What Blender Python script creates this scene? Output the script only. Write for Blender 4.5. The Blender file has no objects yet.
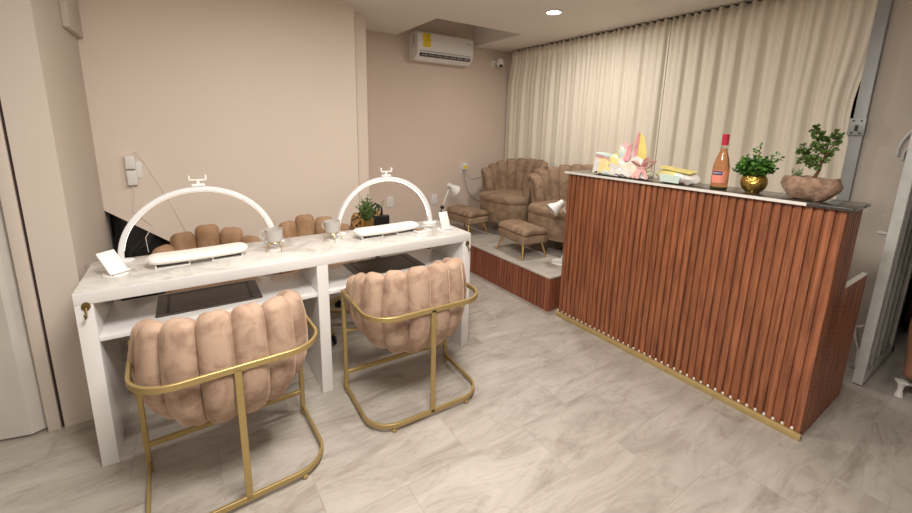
import bpy, bmesh, math, random
from mathutils import Vector, Matrix, noise
random.seed(7)
PI = math.pi
COL = bpy.context.scene.collection
def R(d): return math.radians(d)

# ---------------------------------------------------------------- materials
MATS = {}
def new_mat(name):
    m = bpy.data.materials.new(name); m.use_nodes = True
    MATS[name] = m
    nt = m.node_tree
    return m, nt, nt.nodes['Principled BSDF']
def texco(nt, scale=(1, 1, 1), kind='Object', rot=(0, 0, 0)):
    t = nt.nodes.new('ShaderNodeTexCoord'); mp = nt.nodes.new('ShaderNodeMapping')
    mp.inputs['Scale'].default_value = scale; mp.inputs['Rotation'].default_value = rot
    nt.links.new(t.outputs[kind], mp.inputs[0]); return mp.outputs[0]
def noise_n(nt, vec, scale, detail=3, rough=.5, dist=0):
    n = nt.nodes.new('ShaderNodeTexNoise'); n.inputs['Scale'].default_value = scale
    n.inputs['Detail'].default_value = detail; n.inputs['Roughness'].default_value = rough
    n.inputs['Distortion'].default_value = dist
    if vec: nt.links.new(vec, n.inputs['Vector'])
    return n
def ramp(nt, fac, stops):
    r = nt.nodes.new('ShaderNodeValToRGB'); e = r.color_ramp.elements
    while len(e) < len(stops): e.new(.5)
    for k, (p, c) in enumerate(stops):
        e[k].position = p; e[k].color = (c[0], c[1], c[2], 1)
    nt.links.new(fac, r.inputs[0]); return r
def bump(nt, b, h, strength=.2, dist=.01):
    bp = nt.nodes.new('ShaderNodeBump'); bp.inputs['Strength'].default_value = strength
    bp.inputs['Distance'].default_value = dist
    nt.links.new(h, bp.inputs['Height']); nt.links.new(bp.outputs[0], b.inputs['Normal'])
def plain(name, c, rough=.5, metal=0, spec=.5, var=.0, vscale=8, bumpy=0, bscale=60, coat=0):
    m, nt, b = new_mat(name)
    b.inputs['Roughness'].default_value = rough; b.inputs['Metallic'].default_value = metal
    b.inputs['Specular IOR Level'].default_value = spec; b.inputs['Coat Weight'].default_value = coat
    b.inputs['Base Color'].default_value = (*c, 1)
    v = texco(nt)
    if var:
        n = noise_n(nt, v, vscale, 4)
        r = ramp(nt, n.outputs[0], [(.3, [x*(1-var) for x in c]), (.7, [min(1, x*(1+var)) for x in c])])
        nt.links.new(r.outputs[0], b.inputs['Base Color'])
    if bumpy:
        n2 = noise_n(nt, v, bscale, 3); bump(nt, b, n2.outputs[0], bumpy, .004)
    return m
def emit(name, c, s):
    m, nt, b = new_mat(name)
    b.inputs['Base Color'].default_value = (*c, 1)
    b.inputs['Emission Color'].default_value = (*c, 1); b.inputs['Emission Strength'].default_value = s
    return m
def velvet(name, dark, light, sheen=.5):
    m, nt, b = new_mat(name)
    v = texco(nt)
    n = noise_n(nt, v, 9, 5, .6, .6)
    r = ramp(nt, n.outputs[0], [(.38, dark), (.56, light)])
    nt.links.new(r.outputs[0], b.inputs['Base Color'])
    b.inputs['Roughness'].default_value = .75
    b.inputs['Sheen Weight'].default_value = sheen; b.inputs['Sheen Roughness'].default_value = .35
    b.inputs['Sheen Tint'].default_value = (*[min(1, x*2.2) for x in light], 1)
    b.inputs['Specular IOR Level'].default_value = .15
    n2 = noise_n(nt, v, 35, 3); bump(nt, b, n2.outputs[0], .12, .006)
    return m

plain('wall_cream', (.58, .515, .45), .75, var=.03, vscale=1.2, bumpy=.05, bscale=90)
plain('wall_rose', (.69, .575, .49), .75, var=.03, vscale=1.2, bumpy=.05, bscale=90)
plain('wall_panel', (.80, .70, .61), .5, var=.025, vscale=.8)
plain('ceiling_paint', (.82, .78, .73), .8, var=.02, vscale=1.0, bumpy=.04, bscale=80)
plain('white_lacquer', (.72, .71, .70), .22, var=.01, coat=.3)
plain('white_plastic', (.82, .80, .78), .35)
plain('white_vinyl', (.86, .83, .78), .42, bumpy=.05, bscale=40)
plain('gray_plastic', (.30, .29, .28), .4)
plain('black_plastic', (.012, .012, .013), .35)
plain('black_rubber', (.01, .01, .01), .6)
plain('gold_paint', (.42, .31, .13), .45, .55, var=.05)
plain('gold_bright', (.80, .56, .20), .28, 1)
plain('gold_trim', (.45, .33, .14), .5, .2, var=.08, vscale=20)
plain('brass_old', (.20, .13, .05), .4, .8)
plain('mug_glaze', (.50, .475, .45), .3)
plain('white_core', (.75, .72, .68), .7)
plain('night', (.004, .004, .005), .9)
plain('black_sheet', (.006, .006, .007), .16, bumpy=.9, bscale=7, coat=.5)
plain('white_frame_metal', (.60, .61, .60), .4, .1, var=.1, vscale=12)
plain('gray_post', (.33, .34, .345), .45, .3, var=.06)
plain('dark_glass', (.006, .006, .007), .08, spec=.5)
plain('pvc_door', (.56, .53, .49), .45, var=.05, vscale=6)
plain('door_gap', (.05, .02, .02), .8)
plain('skin', (.27, .13, .075), .5, var=.05)
plain('white_cloth', (.62, .6, .58), .8, var=.05)
plain('hair', (.012, .008, .006), .5)
plain('white_leather', (.72, .70, .68), .35)
plain('dark_brown_hide', (.035, .012, .008), .5, var=.2)
plain('yellow_label', (.85, .62, .02), .5)
plain('label_ink', (.35, .22, .02), .6)
plain('cord_gray', (.42, .39, .35), .6)
plain('cord_white', (.80, .77, .72), .6)
plain('leaf_dark', (.035, .12, .015), .45, var=.35, vscale=30)
plain('leaf_light', (.09, .22, .03), .45, var=.35, vscale=30)
plain('leaf_olive', (.085, .15, .03), .5, var=.35, vscale=30)
plain('leaf_soft', (.15, .22, .08), .5, var=.3, vscale=30)
plain('bark', (.11, .055, .03), .85, bumpy=.5, bscale=60)
plain('soil', (.35, .30, .26), .95, var=.5, vscale=70, bumpy=.8, bscale=90)
plain('foil_red', (.62, .03, .07), .35, .2)
plain('label_pink', (.85, .30, .22), .5)
plain('label_navy', (.02, .03, .13), .5)
plain('label_white', (.85, .82, .82), .5)
plain('ribbon_pink', (.88, .52, .50), .35, var=.06)
plain('gift_pink', (.85, .38, .42), .45, var=.25, vscale=14)
plain('gift_mint', (.66, .80, .74), .4, var=.06)
plain('gift_yellow', (.86, .74, .24), .35, var=.15)
plain('compact_gold', (.42, .27, .17), .25, .4)
plain('screen_beige', (.30, .20, .13), .1)
plain('velvet_seat_black', (.01, .01, .01), .8)
velvet('velvet_blush', (.27, .175, .125), (.43, .305, .225), .5)
velvet('velvet_tan', (.36, .22, .125), (.44, .28, .17), .25)
velvet('velvet_taupe', (.225, .152, .10), (.315, .22, .15), .4)

# hammered brass
m, nt, b = new_mat('hammered_brass')
b.inputs['Base Color'].default_value = (.55, .37, .10, 1); b.inputs['Metallic'].default_value = 1
b.inputs['Roughness'].default_value = .3
vo = nt.nodes.new('ShaderNodeTexVoronoi'); vo.inputs['Scale'].default_value = 110
nt.links.new(texco(nt), vo.inputs['Vector']); bump(nt, b, vo.outputs[0], .8, .004)

# fluted wood: reddish brown with vertical grain
def wood(name, axes, lo, hi):
    m, nt, b = new_mat(name)
    v = texco(nt, axes)
    n = noise_n(nt, v, 1.0, 5, .6, .5)
    r = ramp(nt, n.outputs[0], [(.33, lo), (.5, [(a+c)/2 for a, c in zip(lo, hi)]), (.68, hi)])
    v2 = texco(nt, (26.9, 26.9, .35))
    n2 = noise_n(nt, v2, 1.0, 1)
    mx = nt.nodes.new('ShaderNodeMix'); mx.data_type = 'RGBA'; mx.blend_type = 'MULTIPLY'
    mx.inputs[0].default_value = .7
    r2 = ramp(nt, n2.outputs[0], [(.35, (.68, .66, .64)), (.62, (1, 1, 1))])
    nt.links.new(r.outputs[0], mx.inputs[6]); nt.links.new(r2.outputs[0], mx.inputs[7])
    nt.links.new(mx.outputs[2], b.inputs['Base Color'])
    b.inputs['Roughness'].default_value = .42
    bump(nt, b, n.outputs[0], .08, .002)
wood('fluted_wood', (70, 70, 4), (.17, .055, .026), (.42, .155, .07))
wood('fluted_wood_platform', (70, 70, 4), (.17, .052, .026), (.36, .125, .062))

# marble look tiles
def tile_mat(name, base, dark, lightc, bw=.61, bh=.305, rough=.42):
    m, nt, b = new_mat(name)
    v = texco(nt)
    br = nt.nodes.new('ShaderNodeTexBrick')
    br.inputs['Scale'].default_value = 1; br.inputs['Brick Width'].default_value = bw
    br.inputs['Row Height'].default_value = bh; br.inputs['Mortar Size'].default_value = .0022
    br.inputs['Mortar Smooth'].default_value = .3
    br.inputs['Color1'].default_value = (0, 0, 0, 1); br.inputs['Color2'].default_value = (1, 1, 1, 1)
    br.inputs['Mortar'].default_value = (.5, .5, .5, 1)
    nt.links.new(v, br.inputs['Vector'])
    # every tile samples its own piece of the stone
    off = nt.nodes.new('ShaderNodeVectorMath'); off.operation = 'SCALE'; off.inputs['Scale'].default_value = 7.3
    nt.links.new(br.outputs['Color'], off.inputs[0])
    add = nt.nodes.new('ShaderNodeVectorMath'); add.operation = 'ADD'
    mp = nt.nodes.new('ShaderNodeMapping'); mp.inputs['Rotation'].default_value = (0, 0, R(-78)); mp.inputs['Scale'].default_value = (.75, 2.9, 1)
    nt.links.new(v, mp.inputs[0]); nt.links.new(mp.outputs[0], add.inputs[0]); nt.links.new(off.outputs[0], add.inputs[1])
    n = noise_n(nt, add.outputs[0], 2.6, 10, .70, 1.0)
    r = ramp(nt, n.outputs[0], [(.34, dark), (.48, base), (.66, lightc)])
    n2 = noise_n(nt, add.outputs[0], 1.7, 4, .55, 2.2)
    ab = nt.nodes.new('ShaderNodeMath'); ab.operation = 'SUBTRACT'; ab.inputs[1].default_value = .5
    nt.links.new(n2.outputs[0], ab.inputs[0])
    a2 = nt.nodes.new('ShaderNodeMath'); a2.operation = 'ABSOLUTE'; nt.links.new(ab.outputs[0], a2.inputs[0])
    rv = ramp(nt, a2.outputs[0], [(0, (.84, .81, .79)), (.010, (.93, .92, .91)), (.03, (1, 1, 1))])
    mx = nt.nodes.new('ShaderNodeMix'); mx.data_type = 'RGBA'; mx.blend_type = 'MULTIPLY'; mx.inputs[0].default_value = .8
    nt.links.new(r.outputs[0], mx.inputs[6]); nt.links.new(rv.outputs[0], mx.inputs[7])
    mo = nt.nodes.new('ShaderNodeMix'); mo.data_type = 'RGBA'
    mf = nt.nodes.new('ShaderNodeMath'); mf.operation = 'MULTIPLY'; mf.inputs[1].default_value = .28
    nt.links.new(br.outputs['Fac'], mf.inputs[0])
    nt.links.new(mf.outputs[0], mo.inputs[0]); nt.links.new(mx.outputs[2], mo.inputs[6])
    mo.inputs[7].default_value = (.22, .19, .165, 1)
    nt.links.new(mo.outputs[2], b.inputs['Base Color'])
    b.inputs['Roughness'].default_value = rough; b.inputs['Specular IOR Level'].default_value = .4
tile_mat('floor_tile', (.395, .36, .32), (.30, .265, .23), (.47, .435, .395))
tile_mat('platform_tile', (.42, .385, .345), (.33, .30, .265), (.50, .46, .41), .61, .61)

# marble table top
m, nt, b = new_mat('marble_top')
v = texco(nt)
n = noise_n(nt, v, 5, 8, .6, 1.6)
r = ramp(nt, n.outputs[0], [(.35, (.48, .46, .435)), (.5, (.66, .64, .61)), (.7, (.75, .73, .70))])
nt.links.new(r.outputs[0], b.inputs['Base Color']); b.inputs['Roughness'].default_value = .12
# dark granite counter top
m, nt, b = new_mat('granite_top')
v = texco(nt); n = noise_n(nt, v, 260, 2)
r = ramp(nt, n.outputs[0], [(.45, (.035, .032, .03)), (.75, (.12, .11, .10))])
nt.links.new(r.outputs[0], b.inputs['Base Color']); b.inputs['Roughness'].default_value = .13
# desk mat
plain('desk_mat', (.055, .045, .04), .38, var=.15, vscale=5)
plain('desk_mat_line', (.022, .018, .016), .5)
# curtain satin
m, nt, b = new_mat('curtain_satin')
b.inputs['Base Color'].default_value = (.78, .715, .60, 1); b.inputs['Roughness'].default_value = .42
b.inputs['Sheen Weight'].default_value = .3; b.inputs['Specular IOR Level'].default_value = .45
v = texco(nt, (1, 90, 3)); n = noise_n(nt, v, 1, 3); bump(nt, b, n.outputs[0], .05, .003)
# iridescent pastel wrap
m, nt, b = new_mat('pastel_wrap')
v = texco(nt); vo = nt.nodes.new('ShaderNodeTexVoronoi'); vo.inputs['Scale'].default_value = 12
n = noise_n(nt, v, 9, 2); 
ad = nt.nodes.new('ShaderNodeVectorMath'); ad.operation = 'MULTIPLY_ADD'
nt.links.new(n.outputs['Color'], ad.inputs[0]); ad.inputs[1].default_value = (.12, .12, .12); nt.links.new(v, ad.inputs[2])
nt.links.new(ad.outputs[0], vo.inputs['Vector'])
sep = nt.nodes.new('ShaderNodeSeparateColor'); nt.links.new(vo.outputs['Color'], sep.inputs[0])
r = ramp(nt, sep.outputs[0], [(.0, (.88, .78, .32)), (.25, (.86, .83, .80)), (.50, (.88, .62, .60)), (.62, (.88, .84, .66)), (.76, (.72, .82, .76)), (.86, (.88, .74, .36))])
r.color_ramp.interpolation = 'CONSTANT'
nt.links.new(r.outputs[0], b.inputs['Base Color']); b.inputs['Roughness'].default_value = .25
b.inputs['Coat Weight'].default_value = .6; b.inputs['Coat Roughness'].default_value = .08
n3 = noise_n(nt, v, 26, 3); bump(nt, b, n3.outputs[0], .5, .01)
# leopard fabric
m, nt, b = new_mat('leopard')
vo = nt.nodes.new('ShaderNodeTexVoronoi'); vo.inputs['Scale'].default_value = 45
nt.links.new(texco(nt), vo.inputs['Vector'])
r = ramp(nt, vo.outputs[0], [(.0, (.30, .15, .05)), (.28, (.25, .12, .04)), (.34, (.01, .008, .006)), (.5, (.01, .008, .006)), (.56, (.52, .30, .11))])
nt.links.new(r.outputs[0], b.inputs['Base Color']); b.inputs['Roughness'].default_value = .7
# rock
m, nt, b = new_mat('rock')
v = texco(nt); n = noise_n(nt, v, 22, 8, .65)
r = ramp(nt, n.outputs[0], [(.33, (.16, .095, .06)), (.52, (.36, .23, .16)), (.72, (.50, .36, .27))])
nt.links.new(r.outputs[0], b.inputs['Base Color']); b.inputs['Roughness'].default_value = .8
bump(nt, b, n.outputs[0], .9, .012)
# wine glass body
m, nt, b = new_mat('rose_wine')
b.inputs['Base Color'].default_value = (.80, .40, .20, 1); b.inputs['Roughness'].default_value = .05
b.inputs['Transmission Weight'].default_value = .75; b.inputs['IOR'].default_value = 1.34
m, nt, b = new_mat('clear_glass')
b.inputs['Base Color'].default_value = (.80, .86, .78, 1); b.inputs['Roughness'].default_value = .03
b.inputs['Transmission Weight'].default_value = .9; b.inputs['IOR'].default_value = 1.3
plain('bottle_base', (.03, .05, .015), .1)

emit('lamp_disc', (1.0, .95, .86), 14)
emit('led_strip_bright', (1.0, .94, .85), 4.0)
emit('led_strip_dim', (1.0, .92, .82), 1.0)
plain('arch_white', (.80, .80, .81), .6, spec=.3)

# ---------------------------------------------------------------- mesh builder
class MB:
    def __init__(s): s.v = []; s.f = []; s.mi = []; s.sm = []; s.cur = 0; s.smooth = True
    def add(s, vs, fs, smooth=None):
        o = len(s.v); s.v += [tuple(p) for p in vs]
        for f in fs:
            s.f.append([i+o for i in f]); s.mi.append(s.cur); s.sm.append(s.smooth if smooth is None else smooth)
        return s
    def box(s, x0, x1, y0, y1, z0, z1, M=None, bev=0):
        if bev > 0:
            b = min(bev, (x1-x0)/2.01, (y1-y0)/2.01, (z1-z0)/2.01)
            bm = bmesh.new(); bmesh.ops.create_cube(bm, size=1)
            for q in bm.verts:
                q.co = Vector(((x0+x1)/2+q.co.x*(x1-x0), (y0+y1)/2+q.co.y*(y1-y0), (z0+z1)/2+q.co.z*(z1-z0)))
            bmesh.ops.bevel(bm, geom=list(bm.edges), offset=b, segments=3, affect='EDGES', profile=.5)
            bm.verts.index_update()
            vs = [q.co.copy() for q in bm.verts]; fs = [[q.index for q in f.verts] for f in bm.faces]; bm.free()
        else:
            vs = [Vector(p) for p in ((x0,y0,z0),(x1,y0,z0),(x1,y1,z0),(x0,y1,z0),(x0,y0,z1),(x1,y0,z1),(x1,y1,z1),(x0,y1,z1))]
            fs = [(3,2,1,0),(4,5,6,7),(0,1,5,4),(1,2,6,5),(2,3,7,6),(3,0,4,7)]
        if M: vs = [M @ q for q in vs]
        return s.add(vs, fs)
    def rings(s, rs, cap=True, closed=True, loop=False):
        n = len(rs[0]); vs = [p for r_ in rs for p in r_]; fs = []
        m = len(rs)
        for i in range(m if loop else m-1):
            a = i*n; b = ((i+1) % m)*n
            for j in range(n if closed else n-1):
                k = (j+1) % n
                fs.append((a+j, a+k, b+k, b+j))
        if cap and not loop and closed:
            fs.append(tuple(reversed(range(n)))); fs.append(tuple(range((m-1)*n, m*n)))
        return s.add(vs, fs)
    def lathe(s, prof, c=(0,0,0), n=32, M=None, sx=1, sy=1):
        rs = []
        for (r_, z) in prof:
            ring = [Vector((c[0]+r_*sx*math.cos(2*PI*k/n), c[1]+r_*sy*math.sin(2*PI*k/n), c[2]+z)) for k in range(n)]
            if M: ring = [M @ p for p in ring]
            rs.append(ring)
        return s.rings(rs)
    def cyl(s, p0, p1, r0, r1=None, n=16):
        r1 = r0 if r1 is None else r1
        return s.tube([p0, p1], [r0, r1], n)
    def tube(s, path, r, n=10, loop=False, flat=None, up=None):
        P = [Vector(p) for p in path]; m = len(P)
        rr = r if isinstance(r, (list, tuple)) else [r]*m
        rs = []; prev = None
        for i, p in enumerate(P):
            if loop: t = (P[(i+1) % m]-P[i-1]).normalized()
            else: t = (P[min(i+1, m-1)]-P[max(i-1, 0)]).normalized()
            if up is not None: a = t.cross(Vector(up)).normalized()
            elif prev is None:
                a = t.cross(Vector((0,0,1)));
                if a.length < 1e-3: a = t.cross(Vector((1,0,0)))
                a.normalize()
            else:
                a = (prev - t*prev.dot(t)).normalized()
            prev = a; b = t.cross(a).normalized()
            fx, fy = flat if flat else (1, 1)
            rs.append([p + a*rr[i]*fx*math.cos(2*PI*k/n) + b*rr[i]*fy*math.sin(2*PI*k/n) for k in range(n)])
        return s.rings(rs, loop=loop)
    def bar(s, path, w, h, loop=False, up=(0,0,1), bev=.15):
        """rectangular bar swept on a path; w across, h along 'up'"""
        P = [Vector(p) for p in path]; m = len(P); rs = []
        U = Vector(up)
        c = bev*min(w, h)
        sec = [(-w/2+c, -h/2), (w/2-c, -h/2), (w/2, -h/2+c), (w/2, h/2-c), (w/2-c, h/2), (-w/2+c, h/2), (-w/2, h/2-c), (-w/2, -h/2+c)]
        for i, p in enumerate(P):
            if loop: t = (P[(i+1) % m]-P[i-1]).normalized()
            else: t = (P[min(i+1, m-1)]-P[max(i-1, 0)]).normalized()
            a = t.cross(U)
            if a.length < 1e-4: a = Vector((1,0,0))
            a.normalize(); b = a.cross(t).normalized()
            rs.append([p + a*q[0] + b*q[1] for q in sec])
        return s.rings(rs, loop=loop)
    def ball(s, c, rx, ry=None, rz=None, n=16, m=10, M=None):
        ry = ry or rx; rz = rz or rx; rs = []
        for i in range(1, m):
            a = PI*i/m
            ring = [Vector((c[0]+rx*math.sin(a)*math.cos(2*PI*k/n), c[1]+ry*math.sin(a)*math.sin(2*PI*k/n), c[2]-rz*math.cos(a))) for k in range(n)]
            if M: ring = [M @ p for p in ring]
            rs.append(ring)
        return s.rings(rs)
    def prism(s, poly, z0, z1, M=None):
        n = len(poly)
        vs = [Vector((p[0], p[1], z0)) for p in poly] + [Vector((p[0], p[1], z1)) for p in poly]
        if M: vs = [M @ q for q in vs]
        fs = [tuple(reversed(range(n))), tuple(range(n, 2*n))] + [(j, (j+1) % n, n+(j+1) % n, n+j) for j in range(n)]
        return s.add(vs, fs, False)
    def build(s, name, mats, parent=None, loc=None, rotz=0, angle=38):
        me = bpy.data.meshes.new(name); me.from_pydata([tuple(p) for p in s.v], [], s.f)
        if isinstance(mats, str): mats = [mats]
        for q in mats: me.materials.append(MATS[q])
        me.polygons.foreach_set('material_index', s.mi); me.polygons.foreach_set('use_smooth', s.sm)
        me.update()
        bm = bmesh.new(); bm.from_mesh(me); bmesh.ops.recalc_face_normals(bm, faces=bm.faces[:]); bm.to_mesh(me); bm.free()
        me.set_sharp_from_angle(angle=R(angle))
        o = bpy.data.objects.new(name, me); COL.objects.link(o)
        if parent: o.parent = parent
        if loc: o.location = loc
        o.rotation_euler = (0, 0, rotz)
        return o

def tag(o, label=None, cat=None, group=None, kind=None):
    if label: o['label'] = label
    if cat: o['category'] = cat
    if group: o['group'] = group
    if kind: o['kind'] = kind
    return o
def thing(name, label, cat, loc=(0,0,0), rotz=0, group=None):
    o = bpy.data.objects.new(name, None); COL.objects.link(o); o.empty_display_size = .05
    o.location = loc; o.rotation_euler = (0, 0, rotz)
    return tag(o, label, cat, group)
def copy_tree(o, parent=None):
    c = o.copy(); COL.objects.link(c)
    if parent: c.parent = parent
    for ch in list(o.children): copy_tree(ch, c)
    return c
def dup(root, loc, rotz, label, group=None):
    c = copy_tree(root); c.location = loc; c.rotation_euler = (0, 0, rotz); c['label'] = label
    if group: c['group'] = group
    return c
def struct(name, mb, mats): return tag(mb.build(name, mats), kind='structure')
def arc(cx, cy, r, a0, a1, n=8): return [(cx+r*math.cos(R(a0+(a1-a0)*i/n)), cy+r*math.sin(R(a0+(a1-a0)*i/n))) for i in range(n+1)]

# ---------------------------------------------------------------- constants of the place
CEIL = 2.30; XR = 3.38; YB = 3.97; PZ = .28; TT = .760

# ---------------------------------------------------------------- room
mb = MB(); mb.box(-2.6, 6.5, -2.6, 4.1, -.06, 0); struct('floor', mb, 'floor_tile')
mb = MB()   # ceiling with the recess above the air conditioner
hx0, hx1, hy0 = 1.88, 2.845, 3.17
for bx in ((-2.6, hx0, -2.6, 4.1), (hx1, 3.6, -2.6, 4.1), (hx0, hx1, -2.6, hy0)): mb.box(bx[0], bx[1], bx[2], bx[3], CEIL, CEIL+.28)
mb.box(hx0-.02, hx1+.02, hy0-.02, 4.1, CEIL+.28, CEIL+.32)
struct('ceiling', mb, 'ceiling_paint')
mb = MB(); mb.box(1.0, 3.6, YB, YB+.12, 0, CEIL+.28); struct('wall_back', mb, 'wall_rose')
# middle wall panel with a sloping lower edge
mb = MB()
poly = [(-.47, .868), (-.13, .60), (.45, .13), (.45, 0), (1.165, 0), (1.165, CEIL), (-.47, CEIL)]
Mxz = Matrix(((1,0,0,0),(0,0,1,0),(0,1,0,0),(0,0,0,1)))
mb.prism(poly, 3.2, 3.24, Mxz); struct('wall_middle', mb, 'wall_panel')
mb = MB(); mb.box(1.08, 1.345, 3.43, YB+.05, 0, CEIL); mb.box(1.08,1.165,3.24,3.43,0,CEIL); struct('wall_partition', mb, 'wall_panel')
plain('joint_brown', (.30, .22, .15), .8)
mb = MB(); mb.box(1.165, 1.170, 3.205, 3.24, 0, CEIL-.08); struct('trim_4', mb, 'joint_brown')
mb = MB(); mb.box(-.585, -.452, 2.34, 3.3, 0, CEIL); struct('wall_corner', mb, 'wall_cream')
mb = MB(); mb.box(-.452, -.425, 2.85, 3.2, 1.845, CEIL, bev=.004); struct('trim_1', mb, 'wall_cream')
mb = MB(); mb.box(-2.6, -1.62, 2.36, 2.48, 0, CEIL); mb.box(-1.62, -.60, 2.36, 2.48, 2.08, CEIL)
struct('wall_left', mb, 'wall_cream')
mb = MB(); mb.box(-2.72, -2.6, -2.6, 2.48, 0, CEIL); struct('wall_side', mb, 'wall_cream')
mb = MB(); mb.box(-2.72, 3.6, -2.72, -2.6, 0, CEIL); struct('wall_front', mb, 'wall_cream')
mb = MB(); mb.box(XR, XR+.12, .465, .71, 0, CEIL); mb.box(XR, XR+.12, -.75, .465, 2.12, CEIL); mb.box(XR, XR+.12, -2.6, -.75, 0, CEIL)
struct('wall_right', mb, 'wall_cream')
mb = MB(); mb.box(3.46, 3.48, .71, YB, 0, CEIL); struct('window_1', mb, 'dark_glass')
mb = MB(); mb.box(XR+.01, 3.46, 3.93, YB, 0, CEIL); struct('trim_2', mb, 'wall_rose')
mb = MB(); mb.box(XR-.035, XR+.06, .695, .755, 0, CEIL-.002, bev=.004)
mb.box(XR-.05, XR-.033, .69, .765, 1.40, 1.50, bev=.002)
mb.cur = 1
for (dy, dz) in ((.71, 1.485), (.745, 1.485), (.71, 1.415), (.745, 1.415)): mb.cyl((XR-.055, dy, dz), (XR-.048, dy, dz), .005)
mb.box(XR-.052, XR-.049, .72, .735, 1.425, 1.46)
struct('trim_3', mb, ['gray_post', 'black_plastic'])
# beyond the doorway: darkness put into the colour as near-black walls
mb = MB(); mb.box(6.3, 6.4, -2.6, 3, 0, 3); mb.box(3.5, 6.4, 1.2, 1.3, 0, 3); mb.box(3.5, 6.4, -2.6, -2.5, 0, 3); mb.box(3.5,6.4,-2.6,1.3,2.6,2.7)
struct('wall_outer', mb, 'night')
# black plastic behind the sloping edge
mb = MB(); N = 14; vs = []
for i in range(N+1):
    for j in range(N+1):
        x = -.445+1.0*i/N; z = .95*j/N
        vs.append((x, 3.30+.03*noise.noise(Vector((x*6, z*6, 1)))+.02*noise.noise(Vector((x*15, z*3, 4))), z))
fs = [(i*(N+1)+j, (i+1)*(N+1)+j, (i+1)*(N+1)+j+1, i*(N+1)+j+1) for i in range(N) for j in range(N)]
mb.add(vs, fs); o = mb.build('plastic_sheet', 'black_sheet')
sd = o.modifiers.new('s', 'SOLIDIFY'); sd.thickness = .004
tag(o, 'crumpled glossy black plastic sheet under the sloping edge of the cream wall panel', 'plastic sheet')

# folding door on the left
mb = MB(); x = -.665
mb.box(-.64, -.596, 2.335, 2.40, 0, 2.08, bev=.003); mb.cur = 1; mb.box(-.597, -.584, 2.35, 2.37, 0, 2.3)
mb.cur = 0; mb.box(-1.62, -.64, 2.335, 2.40, 2.04, 2.08)
struct('door_frame_1', mb, ['wall_cream', 'door_gap'])
mb = MB(); xs = -.64; k = 0; pts = [(-.64, 2.372)]
while xs > -1.6:
    xs -= .055 if k % 2 == 0 else .11
    pts.append((xs, 2.372 if k % 2 else 2.345)); k += 1
back = [(p[0], p[1]+.012) for p in reversed(pts)]
mb.prism(pts+back, .01, 2.04); o = struct('door_1', mb, 'pvc_door')

# ---------------------------------------------------------------- platform with fluted cladding
PITCH = .0372
def flute_poly(L, t=.018, base=.006):
    """profile along +u from 0..L, protruding towards +v"""
    p = [(0, 0)]; n = int(round(L/PITCH)); q = L/n
    for i in range(n):
        a = i*q
        p += [(a+.001, base), (a+.0075, base), (a+.0095, t), (a+q-.0035, t), (a+q-.001, base)]
    p += [(L, 0)]
    return p
def flute(mb, x, y, du, dv, L, z0, z1, t=.018):
    """du: direction along the panel, dv: outward normal"""
    M = Matrix(((du[0], dv[0], 0, x), (du[1], dv[1], 0, y), (0, 0, 1, 0), (0, 0, 0, 1)))
    mb.prism(flute_poly(L, t), z0, z1, M)
plat = thing('raised_platform', 'low platform with grey tiled top and fluted red-brown wood edge under the armchairs', 'platform', (2.6, 3.0, 0))
px0, py0 = 2.235, 2.03
def world_part(mb, name, mats, root, label=None):
    """geometry was written in world coordinates; bring it into the root's frame"""
    bpy.context.view_layer.update()
    inv = (Matrix.Translation(root.location) @ Matrix.Rotation(root.rotation_euler.z, 4, 'Z')).inverted()
    mb.v = [tuple(inv @ Vector(p)) for p in mb.v]
    o = mb.build(name, mats, root)
    if label: o['label'] = label
    return o
mb = MB(); mb.box(px0+.018, XR+.0, py0+.018, YB, 0, PZ-.012); world_part(mb, 'core', 'white_core', plat)
mb = MB(); mb.box(px0, XR+.05, py0, YB, PZ-.012, PZ, bev=.002); world_part(mb, 'tiled_deck', 'platform_tile', plat, 'grey marbled tile deck')
mb = MB(); flute(mb, px0+.019, YB, (0, -1), (-1, 0), YB-py0-.019, 0, PZ-.012)
world_part(mb, 'fluted_cladding', 'fluted_wood_platform', plat)
mb = MB(); mb.box(px0+.002, px0+.03, py0+.002, py0+.03, 0, PZ-.012); flute(mb, px0+.019, py0+.019, (1, 0), (0, -1), XR-px0-.02, 0, PZ-.012)
world_part(mb, 'fluted_cladding', 'fluted_wood_platform', plat)

# ---------------------------------------------------------------- reception counter
cy0, cy1 = .465, 1.965; cxf = 2.272; cxm = 2.495; cxb = 2.875; CT = 1.105; LZ = .705
cn = thing('reception_counter', 'tall reception counter clad in vertical red-brown fluted wood with a dark stone top', 'counter', (2.5, 1.2, 0))
mb = MB(); mb.box(cxf+.018, cxm, cy0+.018, cy1-.018, .0, CT-.014)
mb.box(cxm, cxb, cy0+.018, cy0+.022, 0, LZ-.008); mb.box(cxm, cxb, cy1-.04, cy1-.018, 0, LZ-.02)
world_part(mb, 'core', 'white_core', cn)
mb = MB(); flute(mb, cxf+.018, cy1, (0, -1), (-1, 0), cy1-cy0, .03, CT-.014); world_part(mb, 'front_cladding', 'fluted_wood', cn)
mb = MB(); flute(mb, cxf+.018, cy0+.018, (1, 0), (0, -1), cxm-cxf-.018, .0, CT-.014)
flute(mb, cxm, cy0+.018, (1, 0), (0, -1), cxb-cxm, .0, LZ-.006); world_part(mb, 'side_cladding', 'fluted_wood', cn)
mb = MB(); flute(mb, cxf+.018, cy1-.018, (1, 0), (0, 1), cxm-cxf-.018, .0, CT-.014)
flute(mb, cxm, cy1-.018, (1, 0), (0, 1), cxb-cxm, .0, LZ-.006); world_part(mb, 'side_cladding', 'fluted_wood', cn)
mb = MB(); mb.prism([(cxm, cy0+.008)] + [(cxm+p[0], cy0+.0185-p[1]) for p in flute_poly(cxb-cxm)] + [(cxb, cy0+.022), (cxm, cy0+.022)], LZ-.006, LZ-.001)
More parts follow.
